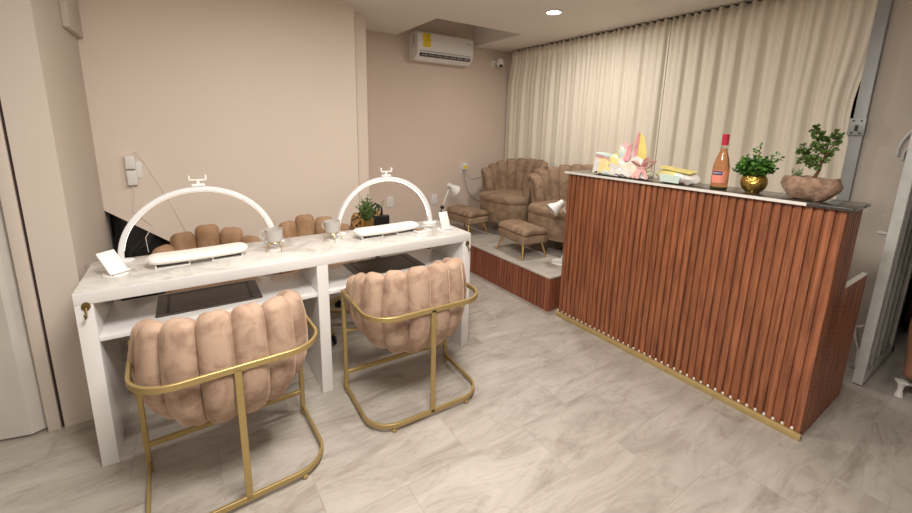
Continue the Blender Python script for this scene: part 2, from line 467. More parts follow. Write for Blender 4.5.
world_part(mb, 'panel_edge', 'white_core', cn, 'white sawn edge of the fluted panel')
mb = MB(); mb.box(cxm, cxb-.005, cy0+.04, cy1-.04, LZ-.15, LZ-.125, bev=.002); world_part(mb, 'worktop', 'white_lacquer', cn)
mb = MB(); mb.box(cxf-.02, cxm+.02, cy0-.018, cy1+.012, CT-.014, CT, bev=.002); world_part(mb, 'counter_top', 'granite_top', cn, 'dark polished stone top')
mb = MB(); mb.box(cxf-.0225, cxf-.0195, .60, cy1+.012, CT-.0135, CT+.0008); world_part(mb, 'edge_strip', 'white_core', cn, 'pale edging strip')
mb = MB(); mb.box(2.247, 2.268, cy0-.008, cy1, 0, .031, bev=.002); world_part(mb, 'plinth_trim', 'gold_trim', cn, 'gold coloured skirting strip')
n_ = int(round((cy1-cy0)/PITCH)); qq = (cy1-cy0)/n_; dab = None
for i in range(n_):
    y = cy1-i*qq-.005
    if dab is None:
        mb = MB(); mb.ball((0, 0, 0), .006, .0075, .009, 8, 6); dab = mb.build('sealant_dab', 'white_core', cn); d_ = dab; dab['label'] = 'white dab of sealant in a groove'
    else: d_ = dab.copy(); COL.objects.link(d_)
    d_.location = (cxf+.002-2.5, y-1.2, .034)

# ---------------------------------------------------------------- manicure table
tx0, tx1, ty0, ty1 = -.406, 1.425, 1.96, 2.38
tb = thing('manicure_table', 'long white double manicure table with marbled top and open shelves', 'table', (.51, 2.17, 0))
mb = MB(); mb.box(tx0, tx1, ty0, ty1, TT-.052, TT-.003, bev=.002); world_part(mb, 'top_frame', 'white_lacquer', tb)
mb = MB(); mb.box(tx0+.004, tx1-.004, ty0+.004, ty1-.004, TT-.003, TT, bev=.001); world_part(mb, 'table_top', 'marble_top', tb, 'glossy pale marbled top')
for (a, b_) in ((tx0, tx0+.055), (.487, .542), (tx1-.055, tx1)):
    mb = MB(); mb.box(a, b_, ty0, ty1-.02, 0, TT-.052, bev=.002); world_part(mb, 'side_panel', 'white_lacquer', tb)
for (a, b_) in ((tx0+.055, .487), (.542, tx1-.055)):
    mb = MB(); mb.box(a, b_, ty0+.012, ty1-.03, .543, .561, bev=.001); world_part(mb, 'shelf', 'white_lacquer', tb)
for hx, hz in ((-.372, .69), (1.398, .682)):
    mb = MB(); mb.lathe([(.004, 0), (.014, .001), (.0135, .004), (.006, .006)], n=20, M=Matrix.Translation((hx, ty0, hz+.012)) @ Matrix.Rotation(PI/2, 4, 'X') @ Matrix.Diagonal((1, 1.25, 1, 1)))
    mb.tube([(hx, ty0-.004, hz+.005), (hx, ty0-.016, hz-.012), (hx, ty0-.02, hz-.026), (hx, ty0-.03, hz-.026), (hx, ty0-.036, hz-.014)], .0035, 8)
    mb.ball((hx, ty0-.036, hz-.012), .005)
    world_part(mb, 'bag_hook', 'brass_old', tb, 'small old brass hook')

# desk mats on the shelves
def desk_mat(x0, x1, y0, y1, sk, label):
    w = x1-x0; d = y1-y0
    t = thing('desk_mat', label, 'desk mat', ((x0+x1)/2, (y0+y1)/2, .5615), 0, 'dark desk mats')
    def sh(u, v_): return (u+sk*v_, v_)
    mb = MB(); mb.prism([sh(-w/2, -d/2), sh(w/2, -d/2), sh(w/2, d/2), sh(-w/2, d/2)], 0, .004); mb.build('pad', 'desk_mat', t)
    mb = MB()
    for u in (-w/2+.045, w/2-.045):
        mb.prism([sh(u-.006, -d/2+.02), sh(u+.006, -d/2+.02), sh(u+.006, d/2-.02), sh(u-.006, d/2-.02)], .004, .0048)
    for v_ in (-d/2+.022, d/2-.022):
        mb.prism([sh(-w/2+.03, v_-.004), sh(w/2-.03, v_-.004), sh(w/2-.03, v_+.004), sh(-w/2+.03, v_+.004)], .004, .0048)
    mb.build('border_line', 'desk_mat_line', t)
desk_mat(-.178, .247, 2.055, 2.325, 0, 'dark brown desk mat on the shelf behind the nearer blush chair')
desk_mat(.735, 1.165, 2.07, 2.33, 0, 'dark brown desk mat on the shelf behind the farther blush chair')

# ---------------------------------------------------------------- channel rolls
def roll(mb, P, N, U, wid, thk, n=14, rend=.035, power=2.6):
    """a stuffed channel: P path points, N outward normals, U width direction, wid per point, thk per point"""
    # resample ends for rounding
    P = [Vector(p) for p in P]; m = len(P)
    L = [0]
    for i in range(1, m): L.append(L[-1]+(P[i]-P[i-1]).length)
    tot = L[-1]
    ss = [0, rend*.12, rend*.35, rend*.65, rend] + [rend+(tot-2*rend)*k/14 for k in range(1, 14)] + [tot-rend, tot-rend*.65, tot-rend*.35, tot-rend*.12, tot]
    rs = []
    for s in ss:
        i = 0
        while i < m-2 and L[i+1] < s: i += 1
        f = (s-L[i])/(L[i+1]-L[i]); f = max(0, min(1, f))
        p = P[i].lerp(P[i+1], f); nn = N[i].lerp(N[i+1], f).normalized(); uu = U[i].lerp(U[i+1], f).normalized()
        w = wid[i]+(wid[i+1]-wid[i])*f; t = thk[i]+(thk[i+1]-thk[i])*f
        e = min(s, tot-s)/rend; k = math.sqrt(max(0, 1-(1-min(1, e))**2)); k = max(k, .05)
        kw = .45+.55*k
        ring = []
        for a in range(n):
            an = 2*PI*a/n; c, s_ = math.cos(an), math.sin(an)
            ring.append(p + uu*(w*kw*math.copysign(abs(c)**(2/power), c)) + nn*(t*k*math.copysign(abs(s_)**(2/power), s_)))
        rs.append(ring)
    mb.rings(rs)
def u_path(hw, yb, yf, r):
    """rounded U from left front, round the back, to right front"""
    p = [Vector((-hw, yf)), Vector((-hw, yb+r))]
    p += [Vector(q) for q in arc(-hw+r, yb+r, r, 180, 270, 10)][1:]
    p += [Vector(q) for q in arc(hw-r, yb+r, r, 270, 360, 10)]
    p += [Vector((hw, yf))]
    return p
def along(path, s):
    for i in range(len(path)-1):
        d = (path[i+1]-path[i]).length
        if s <= d or i == len(path)-2:
            if d < 1e-9: continue
            t = (path[i+1]-path[i])/d; return path[i]+t*s, t
        s -= d
def plen(path): return sum((path[i+1]-path[i]).length for i in range(len(path)-1))

# ---------------------------------------------------------------- blush chairs with gold frames
def gold_chair(label):
    t = thing('lounge_chair', label, 'chair', group='blush velvet chairs with gold frames')
    hw, yb, yf = .303, -.20, .20
    base = u_path(hw, yb, yf, .13)
    ZR = .566
    mb = MB(); mb.bar([(p.x, p.y, ZR) for p in base], .012, .024); mb.build('top_rail', 'gold_paint', t)
    mb = MB(); mb.bar([(p.x, p.y, .034) for p in base], .012, .024); mb.build('base_rail', 'gold_paint', t)
    for sx in (-1, 1):
        mb = MB(); mb.bar([(sx*hw, yf, .024), (sx*hw, yf, ZR+.012)], .020, .020, up=(0, 1, 0)); mb.build('leg', 'gold_paint', t)
    mb = MB(); mb.bar([(0, yb, .03), (0, yb, ZR)], .024, .012, up=(0, 1, 0)); mb.build('back_post', 'gold_paint', t)
    mb = MB(); mb.bar([(-hw, yf, .118), (hw, yf, .118)], .018, .022); mb.build('crossbar', 'gold_paint', t)
    for sx in (-1, 1):
        mb = MB(); mb.bar([(sx*hw, yf, .355), (sx*(hw-.085), yf-.01, .355)], .016, .012); mb.build('seat_bracket', 'gold_paint', t)
    for (fx, fy) in ((-hw, yf-.01), (hw, yf-.01), (-.2, yb+.005), (.2, yb+.005)):
        mb = MB(); mb.lathe([(.004, .024), (.004, .02), (.009, .018), (.0125, .010), (.009, .002), (.005, 0)], (fx, fy, 0), 14); mb.build('foot', 'gold_paint', t)
    # shell of stuffed channels
    sh = u_path(.243, -.135, .22, .20); Ltot = plen(sh); n = 10; sp = Ltot/n
    mb = MB()
    def on(s_):
        p, tg = along(sh, max(1e-4, min(Ltot-1e-4, s_))); return Vector((p.x, p.y, 0)), Vector((tg.y, -tg.x, 0)), Vector((tg.x, tg.y, 0))
    for i in range(n):
        p, nrm, U3 = on((i+.5)*sp); pa, na, _ = on(i*sp); pb, nb, _ = on((i+1)*sp)
        e = abs(i-(n-1)/2)/((n-1)/2)
        top = .765-.115*e**2; bot = .318+.075*e**2
        prof = [(-.185, bot-.004), (-.11, bot-.002), (-.06, bot+.012), (-.018, bot+.048), (.008, bot+.105), (.018, bot+.20), (.012, top-.10), (-.002, top-.02), (-.010, top)]
        P = [p+nrm*q[0]+Vector((0, 0, q[1])) for q in prof]
        W = [max(.012, ((pb+nb*q[0])-(pa+na*q[0])).dot(U3)*.5*1.08) for q in prof]
        Ns = []
        for k in range(len(prof)):
            a = prof[max(0, k-1)]; b_ = prof[min(len(prof)-1, k+1)]
            d = Vector((b_[0]-a[0], b_[1]-a[1])).normalized(); Ns.append((nrm*d.y+Vector((0, 0, -d.x))).normalized())
        roll(mb, P, Ns, [U3]*len(P), W, [.02, .028, .033, .038, .045, .048, .048, .047, .045], rend=.042, power=2.35)
    mb.build('backrest', 'velvet_blush', t)
    mb = MB()
    pl = [(q.x*.86, q.y*.86+.01) for q in u_path(.245, -.135, .25, .18)]
    rs = []
    for (z, k) in ((.335, .80), (.345, .92), (.375, 1.0), (.43, 1.0), (.455, .96), (.468, .85), (.472, .5)):
        rs.append([Vector((p[0]*k, (p[1]-.05)*k+.05, z)) for p in pl])
    mb.rings(rs); mb.build('seat', 'velvet_blush', t)
    return t
c1 = gold_chair('blush velvet chair with gold frame at the left half of the table, nearest the viewer')
c1.location = (.070, 1.655, 0); c1.rotation_euler = (0, 0, R(2.5))
c2 = dup(c1, (.895, 1.70, 0), R(-1.5), 'blush velvet chair with gold frame at the right half of the table, farther away')

# ---------------------------------------------------------------- tan swivel chairs behind the table
def swivel_chair(label):
    t = thing('swivel_chair', label, 'chair', group='tan swivel chairs behind the table')
    mb = MB(); n = 5
    for i in range(n):
        e = (i-2)/2.0; ang = e*R(58)
        r_ = .255; c = Vector((r_*math.sin(ang)*1.0, r_*math.cos(ang)-.02, 0))
        nrm = Vector((math.sin(ang), math.cos(ang), 0)); U3 = Vector((math.cos(ang), -math.sin(ang), 0))
        top = .757-.075*abs(e)**1.5
        lean = Vector((math.sin(ang)*.02, 0.02, 0))
        P = [c+Vector((0, 0, .38))-nrm*.06, c+Vector((0, 0, .44)), c+Vector((0, 0, .58))+lean*.5, c+Vector((0, 0, top))+lean]
        U = [U3]*4
        roll(mb, P, [nrm]*4, U, [.045, .058, .067, .068], [.035, .045, .045, .042], rend=.045)
    mb.build('backrest', 'velvet_tan', t)
    mb = MB(); mb.lathe([(.05, .37), (.20, .375), (.235, .40), (.24, .44), (.22, .47), (.15, .485), (.03, .49)], (0, -.01, 0), 32); mb.build('seat', 'velvet_tan', t)
    mb = MB(); mb.cyl((0, 0, .10), (0, 0, .37), .022); mb.cyl((0, 0, .10), (0, 0, .22), .032); mb.box(-.09, .09, -.09, .09, .355, .372, bev=.004); mb.build('gas_column', 'black_plastic', t)
    mb = MB(); mb.cyl((0, 0, .075), (0, 0, .125), .04); mb.build('hub', 'gold_paint', t)
    for k in range(5):
        a = R(72*k-99.4); c, s_ = math.cos(a), math.sin(a)
        mb = MB(); mb.bar([(.03*c, .03*s_, .105), (.16*c, .16*s_, .095), (.305*c, .305*s_, .072)], .036, .022); mb.build('star_leg', 'gold_paint', t)
        mb = MB(); Mx = Matrix.Translation((.30*c, .30*s_, .027)) @ Matrix.Rotation(a, 4, 'Z') @ Matrix.Rotation(PI/2, 4, 'X')
        for dz in (-.022, .006): mb.lathe([(.008, dz), (.024, dz), (.027, dz+.003), (.027, dz+.013), (.024, dz+.016), (.008, dz+.016)], n=18, M=Mx)
        mb.cyl((.30*c, .30*s_, .025), (.30*c, .30*s_, .068), .008)
        mb.build('caster', 'black_rubber', t)
    return t
s1 = swivel_chair('tan scallop-backed swivel chair behind the left half of the table')
s1.location = (.065, 2.70, 0)
s2 = dup(s1, (.695, 2.72, 0), R(6), 'tan scallop-backed swivel chair behind the right half of the table, gold star base showing')

# ---------------------------------------------------------------- taupe shell armchairs on the platform
def armchair(label):
    """faces -x"""
    t = thing('armchair', label, 'armchair', group='taupe shell-back armchairs on the platform')
    def up(hw, yb, yf, r): return [Vector((-q.y, q.x)) * 1 for q in u_path(hw, yb, yf, r)]   # rotate: back at +x
    def conv(path): return [Vector((q[1]*-1, q[0])) for q in path]
    outer = [Vector((-q.y, q.x)) for q in u_path(.318, -.33, .13, .28)]   # x from -.22 (front) to .33 (back)
    L = plen(outer); n = 11; sp = L/n
    mb = MB()
    for i in range(n):
        s = (i+.5)*sp; p, tg = along(outer, s)
        e = abs(i-(n-1)/2)/((n-1)/2)
        cen = Vector((0.02, 0)); nr2 = Vector((tg.y, -tg.x))
        if nr2.dot(p-cen) < 0: nr2 = -nr2
        nrm = Vector((nr2.x, nr2.y, 0)); U3 = Vector((tg.x, tg.y, 0))
        top = .785-.11*e**2.2
        prof = [(-.075, .38), (-.06, .46), (-.035, .60), (.0, top-.03), (.012, top)]
        P = [Vector((p.x, p.y, 0))+nrm*q[0]+Vector((0, 0, q[1])) for q in prof]
        roll(mb, P, [nrm]*5, [U3]*5, [sp*.40, sp*.45, sp*.5, sp*.535, sp*.535], [.035, .04, .042, .042, .038], rend=.03)
    mb.build('backrest', 'velvet_taupe', t)
    # smooth outer shell
    mb = MB(); rs = []
    m_ = 40
    for i in range(m_+1):
        p, tg = along(outer, L*(.012+.976*i/m_)); nr2 = Vector((tg.y, -tg.x))
        if nr2.dot(p-Vector((.02, 0))) < 0: nr2 = -nr2
        nrm = Vector((nr2.x, nr2.y, 0)); b0 = Vector((p.x, p.y, 0)); e = abs(i/m_-.5)*2
        top = .78-.11*e**2.2
        sec = [(-.10, .145), (-.055, .14), (-.02, .30), (.012, .50), (.036, top-.06), (.038, top-.03), (.012, top-.03), (-.045, .45), (-.075, .30)]
        rs.append([b0+nrm*q[0]+Vector((0, 0, q[1])) for q in sec])
    mb.rings(rs); mb.build('outer_shell', 'velvet_taupe', t)
    # seat with a rounded front
    mb = MB(); pl = []
    for a in range(48):
        an = 2*PI*a/48; c, s_ = math.cos(an), math.sin(an)
        pl.append((-.02+.285*math.copysign(abs(c)**(2/2.9), c), .305*math.copysign(abs(s_)**(2/2.9), s_)))
    rs = []
    for (z, k) in ((.14, .93), (.145, .965), (.20, .98), (.335, 1.0), (.345, .985), (.352, 1.0), (.395, 1.0), (.415, .96), (.425, .85), (.43, .5)):
        rs.append([Vector(((p[0]+.02)*k-.02, p[1]*k, z)) for p in pl])
    mb.rings(rs); mb.build('seat', 'velvet_taupe', t)
    for (fx, fy) in ((-.20, -.21), (-.20, .21), (.18, -.2), (.18, .2)):
        mb = MB(); mb.tube([(fx, fy, .15), (fx*1.06, fy*1.06, 0)], [.013, .008], 12); mb.build('leg', 'gold_bright', t)
    return t
a1 = armchair('taupe velvet shell-back armchair at the far end of the platform by the back wall')
a1.location = (2.935, 3.31, PZ+.001); a1.rotation_euler = (0, 0, R(10))
a2 = dup(a1, (2.93, 2.53, PZ+.001), R(6), 'taupe velvet shell-back armchair on the platform partly hidden by the counter')

def ottoman(label):
    t = thing('ottoman', label, 'footstool', group='taupe velvet footstools')
    L, W = .415, .27   # along y, x
    mb = MB(); mb.box(-W/2, W/2, -L/2, L/2, .13, .205, bev=.02); mb.build('base_frame', 'velvet_taupe', t)
    mb = MB(); n = 5
    for i in range(n):
        y = -L/2+(i+.5)*L/n
        P = [Vector((-W/2+.0, y, .222)), Vector((-W/2+.03, y, .232)), Vector((0, y, .24)), Vector((W/2-.03, y, .232)), Vector((W/2, y, .222))]
        roll(mb, P, [Vector((0, 0, 1))]*5, [Vector((0, 1, 0))]*5, [L/n*.53]*5, [.026, .03, .032, .03, .026], rend=.035)
    mb.build('cushion', 'velvet_taupe', t)
    for sx in (-1, 1):
        for sy in (-1, 1):
            mb = MB(); mb.tube([(sx*(W/2-.035), sy*(L/2-.05), .135), (sx*(W/2-.005), sy*(L/2-.012), 0)], [.0125, .007], 12); mb.build('leg', 'gold_bright', t)
    return t
o1 = ottoman('taupe velvet footstool with gold legs in front of the armchair nearest the counter')
o1.location = (2.485, 2.63, PZ+.003); o1.rotation_euler = (0, 0, R(-6))
o2 = dup(o1, (2.46, 3.47, PZ+.003), R(4), 'taupe velvet footstool with gold legs by the back wall, behind the white table end')

# white adjustable lamps standing on the platform
def task_lamp(label, loc, rz, ex=.06):
    t = thing('task_lamp', label, 'lamp', loc, rz, 'white task lamps on the platform')
    mb = MB(); mb.lathe([(.005, .0), (.075, .0), (.078, .006), (.072, .018), (.02, .026), (.005, .028)], n=28); mb.build('base', 'white_plastic', t)
    mb = MB(); mb.bar([(0, 0, .02), (ex, 0, .30)], .014, .010, up=(0, 1, 0)); mb.build('lower_arm', 'white_plastic', t)
    mb = MB(); mb.bar([(ex, 0, .30), (-.03, 0, .50)], .012, .010, up=(0, 1, 0)); mb.build('upper_arm', 'white_plastic', t)
    mb = MB(); mb.cyl((ex, -.018, .30), (ex, .018, .30), .014); mb.build('elbow_joint', 'black_plastic', t)
    mb = MB(); mb.tube([(ex*.6, 0, .20), (ex+.012, 0, .27), (ex-.012, 0, .33)], .006); mb.build('spring', 'black_plastic', t)
    mb = MB(); mb.cyl((-.03, -.016, .50), (-.03, .016, .50), .011); mb.build('head_joint', 'black_plastic', t)
    Mh = Matrix.Translation((-.04, 0, .515)) @ Matrix.Rotation(R(-128), 4, 'Y')
    mb = MB(); mb.lathe([(.012, -.035), (.024, -.03), (.027, .0), (.030, .02), (.058, .075), (.062, .092), (.058, .092), (.054, .078), (.026, .022), (.01, .01)], n=28, M=Mh); mb.build('lamp_shade', 'white_plastic', t)
    return t
task_lamp('white jointed task lamp on the platform beside the counter edge', (2.575, 2.235, PZ), R(-25), .12)
task_lamp('white jointed task lamp by the back wall behind the table end', (2.22, 3.50, PZ+.0), R(185))

# ---------------------------------------------------------------- LED arch lamps on the table
def arch_lamp(label, x0, x1, y, bright, rz=0):
    cx = (x0+x1)/2; w = (x1-x0)/2; h = .312
    t = thing('arch_lamp', label, 'lamp', (cx, y, TT), rz, 'white arch lamps on the table')
    P = []
    for i in range(41):
        a = PI*i/40; P.append((-w*math.cos(a), 0, .004+h*math.sin(a)))
    mb = MB(); mb.bar(P, .022, .030, up=(0, 1, 0)); mb.build('arch', 'arch_white', t)
    Q = [(-(w-.0118)*math.cos(PI*i/40), 0, .004+(h-.0118)*math.sin(PI*i/40)) for i in range(2, 39)]
    mb = MB(); mb.bar(Q, .0026, .012, up=(0, 1, 0)); mb.build('led_strip', 'led_strip_bright' if bright else 'led_strip_dim', t)
    for s_ in (-1, 1):
        mb = MB(); mb.lathe([(.003, 0), (.045, 0), (.046, .003), (.04, .006), (.003, .007)], (s_*w, 0, 0), 24, sx=1.1, sy=.8); mb.build('foot', 'arch_white', t)
    mb = MB(); mb.box(-.028, .028, -.012, .012, h+.016, h+.030, bev=.003); mb.cyl((0, 0, h+.02), (0, 0, h+.05), .009)
    mb.box(-.036, .036, -.008, .008, h+.044, h+.052, bev=.002)
    for s_ in (-1, 1): mb.box(s_*.034-.004, s_*.034+.004, -.01, .01, h+.046, h+.072, bev=.002)
    mb.build('phone_holder', 'white_plastic', t)
arch_lamp('white arch lamp over the left half of the table', -.295, .362, 2.325, False)
arch_lamp('white arch lamp over the right half of the table with its right side lit', .705, 1.335, 2.315, True)

# cushioned hand rests
def hand_rest(label, x, y, rz, L):
    t = thing('hand_rest', label, 'hand rest', (x, y, TT), rz, 'white hand rests on the table')
    mb = MB(); rs = []
    for i in range(29):
        u = -math.cos(PI*i/28); u = math.copysign(abs(u)**.7, u); k = max(.35, (1-abs(u)**14)**.5)
        ring = []
        for a in range(24):
            an = 2*PI*a/24; c_, s_ = math.cos(an), math.sin(an)
            ring.append(Vector((u*L/2, .062*k*math.copysign(abs(c_)**.75, c_), .034+.004*abs(u)**2+.020*k*math.copysign(abs(s_)**.8, s_))))
        rs.append(ring)
    mb.rings(rs); mb.build('cushion', 'white_vinyl', t)
    for s_ in (-1, 1):
        mb = MB(); mb.box(s_*L*.27-.065, s_*L*.27+.065, -.042, .042, .0, .004, bev=.001)
        for q in (-1, 1): mb.box(s_*L*.27+q*.062-.003, s_*L*.27+q*.062+.003, -.04, .04, .002, .018)
        mb.build('leg', 'white_plastic', t)
        mb = MB(); mb.box(s_*L*.27-.06, s_*L*.27+.06, -.04, .04, .004, .008); mb.build('foot_pad', 'gray_plastic', t)
hand_rest('white padded hand rest under the left arch lamp', .01, 2.165, R(3), .40)
hand_rest('white padded hand rest under the right arch lamp', .96, 2.175, R(3), .41)

# white slanted phone stands
def phone_stand(label, x, y, rz, tilt, w=.07):
    t = thing('phone_stand', label, 'phone stand', (x, y, TT), rz, 'white phone stands')
    mb = MB(); mb.lathe([(.003, 0), (.045, 0), (.046, .003), (.043, .008), (.003, .009)], n=28); mb.build('base', 'white_plastic', t)
    mb = MB(); M = Matrix.Translation((0, -.03, .008)) @ Matrix.Rotation(tilt, 4, 'X')
    mb.box(-w/2, w/2, 0, .009, 0, .115, M, bev=.004); mb.box(-w/2, w/2, -.012, .0, 0, .008, M, bev=.003); mb.build('rest_plate', 'white_plastic', t)
phone_stand('white slanted phone stand at the left end of the table', -.295, 2.13, R(42), R(-38), .072)
phone_stand('white slanted phone stand at the right end of the table', 1.315, 2.10, R(5), R(-22), .065)

# mugs on gold wire stands
def mug(label, stand_label, x, y, rz):
    s_ = thing('mug_stand', stand_label, 'mug stand', (x, y, TT), rz, 'gold wire mug stands')
    mb = MB(); mb.tube([(.03*math.cos(2*PI*k/24), .03*math.sin(2*PI*k/24), .045) for k in range(24)], .0018, 6, loop=True); mb.build('ring', 'gold_bright', s_)
    for k in range(4):
        a = R(45+90*k); c, q = math.cos(a), math.sin(a)
        mb = MB(); mb.tube([(.03*c, .03*q, .045), (.036*c, .036*q, .042), (.046*c, .046*q, .022), (.05*c, .05*q, .001)], .002, 6); mb.build('leg', 'gold_bright', s_)
    mb = MB(); mb.lathe([(.002, 0), (.03, 0), (.031, .004), (.002, .005)], n=20); mb.build('coaster', 'white_plastic', s_)
    t = thing('mug', label, 'mug', (x, y, TT+.047), rz, 'grey mugs on gold stands')
    mb = MB(); mb.lathe([(.002, 0), (.03, 0), (.036, .004), (.0405, .02), (.041, .062), (.0425, .066), (.039, .066), (.0375, .02), (.03, .008), (.002, .007)], n=32); mb.build('cup', 'mug_glaze', t)
    mb = MB(); mb.tube([(-.039, 0, .054), (-.052, 0, .058), (-.064, 0, .048), (-.067, 0, .034), (-.060, 0, .02), (-.050, 0, .014), (-.039, 0, .016)], .0042, 10); mb.build('handle', 'mug_glaze', t)
mug('grey mug on gold stand by the right foot of the left arch lamp', 'gold wire stand under the mug by the left arch lamp', .335, 2.165, R(-18))
mug('grey mug on a gold stand beside the left foot of the right arch lamp', 'gold wire stand under the mug by the right arch lamp', .643, 2.20, R(-50))

t = thing('compact_case', 'small gold-brown compact with white frame beside the right hand rest', 'compact', (1.165, 2.125, TT), R(4))
mb = MB(); mb.box(-.043, .043, -.033, .033, 0, .014, bev=.003); mb.build('case', 'white_plastic', t)
mb = MB(); mb.box(-.038, .030, -.020, .029, .013, .016, bev=.001); mb.build('mirror', 'screen_beige', t)
mb = MB(); mb.tube([(1.17, 2.245, TT+.005), (1.285, 2.185, TT+.005)], [.003, .0045], 8)
tag(mb.build('nail_brush', 'gray_plastic'), 'thin dark nail brush lying by the foot of the right arch lamp', 'brush')

# ---------------------------------------------------------------- side stand, bag, potted plant behind the table
bx, by = 1.03, 2.72
t = thing('side_stand', 'small black pedestal stand behind the table carrying the leopard bag', 'stand', (1.16, 2.82, 0))
mb = MB(); mb.lathe([(.01, 0), (.16, 0), (.16, .01), (.02, .02)], n=28); mb.build('base', 'black_plastic', t)
mb = MB(); mb.cyl((0, 0, .015), (0, 0, .60), .018); mb.build('pole', 'black_plastic', t)
mb = MB(); mb.box(-.15, .15, -.15, .15, .60, .62, bev=.005); mb.build('stand_top', 'black_plastic', t)
t = thing('handbag', 'leopard print handbag with black handles behind the right half of the table', 'bag', (1.10, 2.85, .621))
mb = MB(); rs = []
for (z, k, d) in ((0, .95, .05), (.02, 1, .055), (.08, .98, .05), (.12, .9, .035), (.135, .85, .02)):
    rs.append([Vector((.13*k*math.copysign(abs(math.cos(2*PI*a/28))**.6, math.cos(2*PI*a/28)), d*math.copysign(abs(math.sin(2*PI*a/28))**.6, math.sin(2*PI*a/28)), z)) for a in range(28)])
mb.rings(rs); mb.build('bag_body', 'leopard', t)
mb = MB(); mb.box(-.015, .155, -.062, -.03, .01, .11, bev=.012); mb.build('bag_pocket', 'black_plastic', t)
for q in (-1, 1):
    mb = MB(); mb.tube([(.045, q*.03, .11), (.05, q*.03, .165), (.075, q*.03, .19), (.10, q*.03, .165), (.105, q*.03, .11)], .008, 8); mb.build('bag_handle', 'black_plastic', t)

def leaf(mb, p, d, nrm, L, W):
    d = d.normalized(); s_ = d.cross(nrm)
    if s_.length < 1e-4: s_ = d.cross(Vector((1, .1, 0)))
    s_.normalize(); n_ = s_.cross(d)
    vs = [p, p+d*L*.35+s_*W*.5+n_*L*.06, p+d*L*.75+s_*W*.38, p+d*L-n_*L*.10, p+d*L*.75-s_*W*.38, p+d*L*.35-s_*W*.5+n_*L*.06, p+d*L*.55-n_*W*.12]
    mb.add(vs, [(0, 1, 6), (1, 2, 6), (2, 3, 6), (3, 4, 6), (4, 5, 6), (5, 0, 6)])
def rv(): return Vector((random.gauss(0, 1), random.gauss(0, 1), random.gauss(0, 1))).normalized()
def sprig(mb, stems, p0, p1, n, L, W, sr=.0015):
    """a thin stem with leaves"""
    p0, p1 = Vector(p0), Vector(p1); mid = p0.lerp(p1, .5)+rv()*.006
    pts = [p0, mid, p1]; stems.tube(pts, [sr, sr*.8, sr*.5], 5)
    for i in range(n):
        f = .25+.75*(i+random.random())/n
        q = p0.lerp(mid, f*2) if f < .5 else mid.lerp(p1, f*2-1)
        ax = (p1-p0).normalized(); d = (rv()+ax*.7)
        leaf(mb, q, d, rv(), L*random.uniform(.7, 1.2), W*random.uniform(.8, 1.2))

t = thing('potted_plant', 'leafy green plant in a fluted gold pot standing behind the table', 'plant', (1.04, 2.70, .621))
mb = MB(); pr = []
mb2 = MB()
rs = []
for (r_, z) in ((.025, 0), (.034, .0), (.042, .05), (.046, .115), (.042, .115), (.038, .10), (.01, .098)):
    rs.append([Vector(((r_*(1+.03*math.cos(12*2*PI*k/72)))*math.cos(2*PI*k/72), (r_*(1+.03*math.cos(12*2*PI*k/72)))*math.sin(2*PI*k/72), z)) for k in range(72)])
mb2.rings(rs); mb2.build('pot', 'gold_bright', t)
lm, sm = MB(), MB(); lm.smooth = False
for i in range(46):
    a = random.uniform(0, 2*PI); sp_ = random.uniform(0, 1)**.7; tip = Vector((.075*sp_*math.cos(a), .07*sp_*math.sin(a), .26-.07*sp_+random.uniform(-.03, .03)))
    sprig(lm, sm, (.015*math.cos(a), .015*math.sin(a), .10), tip, 13, .022, .010)
for (a, rr, z) in ((0, .125, .245), (.4, .11, .21), (2.6, .06, .29), (3.3, .085, .22), (1.5, .02, .30)):
    sprig(lm, sm, (0, 0, .13), (rr*math.cos(a), -.02, z), 10, .018, .009)
lm.build('foliage', 'leaf_soft', t); sm.build('stem', 'leaf_dark', t)

# ---------------------------------------------------------------- wall items
# paired chargers in the socket of the middle wall
t = thing('wall_socket', 'white wall socket with two plugged-in adapters and thin cords on the cream panel', 'wall socket', (-.285, 3.2, 1.09))
mb = MB(); mb.box(-.04, .045, -.008, 0, -.045, .055, bev=.003); mb.build('plate', 'white_plastic', t)
for (z0, z1) in ((.015, .095), (-.085, .005)):
    mb = MB(); mb.box(-.032, .018, -.045, -.008, z0, z1, bev=.004); mb.build('adapter', 'white_plastic', t)
mb = MB(); mb.tube([(-.01, -.03, -.085), (-.005, -.03, -.15), (-.03, -.012, -.25), (.03, -.01, -.32), (.06, -.01, -.36), (.02, -.06, -.42), (.03, -.12, -.5)], .002, 6); mb.build('cord', 'cord_white', t)
mb = MB(); mb.tube([(.0, -.02, .095), (.02, -.012, .12), (.06, -.008, .05), (.12, -.008, -.09), (.18, -.008, -.25), (.235, -.02, -.40), (.245, -.05, -.55)], .002, 6); mb.build('cord', 'cord_white', t)
def plate(label, x, z, w=.075, h=.115):
    t = thing('wall_plate', label, 'wall plate', (x, YB, z), 0, 'white plates on the back wall')
    mb = MB(); mb.box(-w/2, w/2, -.008, 0, -h/2, h/2, bev=.003); mb.build('plate', 'white_plastic', t)
    mb = MB(); mb.box(-.012, .012, -.010, -.007, -.03, .03, bev=.001); mb.build('insert', 'cord_white', t)
plate('white wall plate seen through the right arch lamp', 1.79, .588)
plate('white wall plate just right of the right arch lamp', 2.342, .575)
t = thing('voltage_protector', 'white plug-in box with a yellow sticker and hanging cord on the back wall', 'power adapter', (2.74, YB, .925))
mb = MB(); mb.box(-.04, .04, -.01, 0, -.07, .05, bev=.003); mb.build('plate', 'white_plastic', t)
mb = MB(); mb.box(-.03, .028, -.05, -.01, -.02, .06, bev=.005); mb.build('adapter', 'white_plastic', t)
mb = MB(); mb.box(-.022, .02, -.0515, -.0495, -.005, .03); mb.build('sticker', 'yellow_label', t)
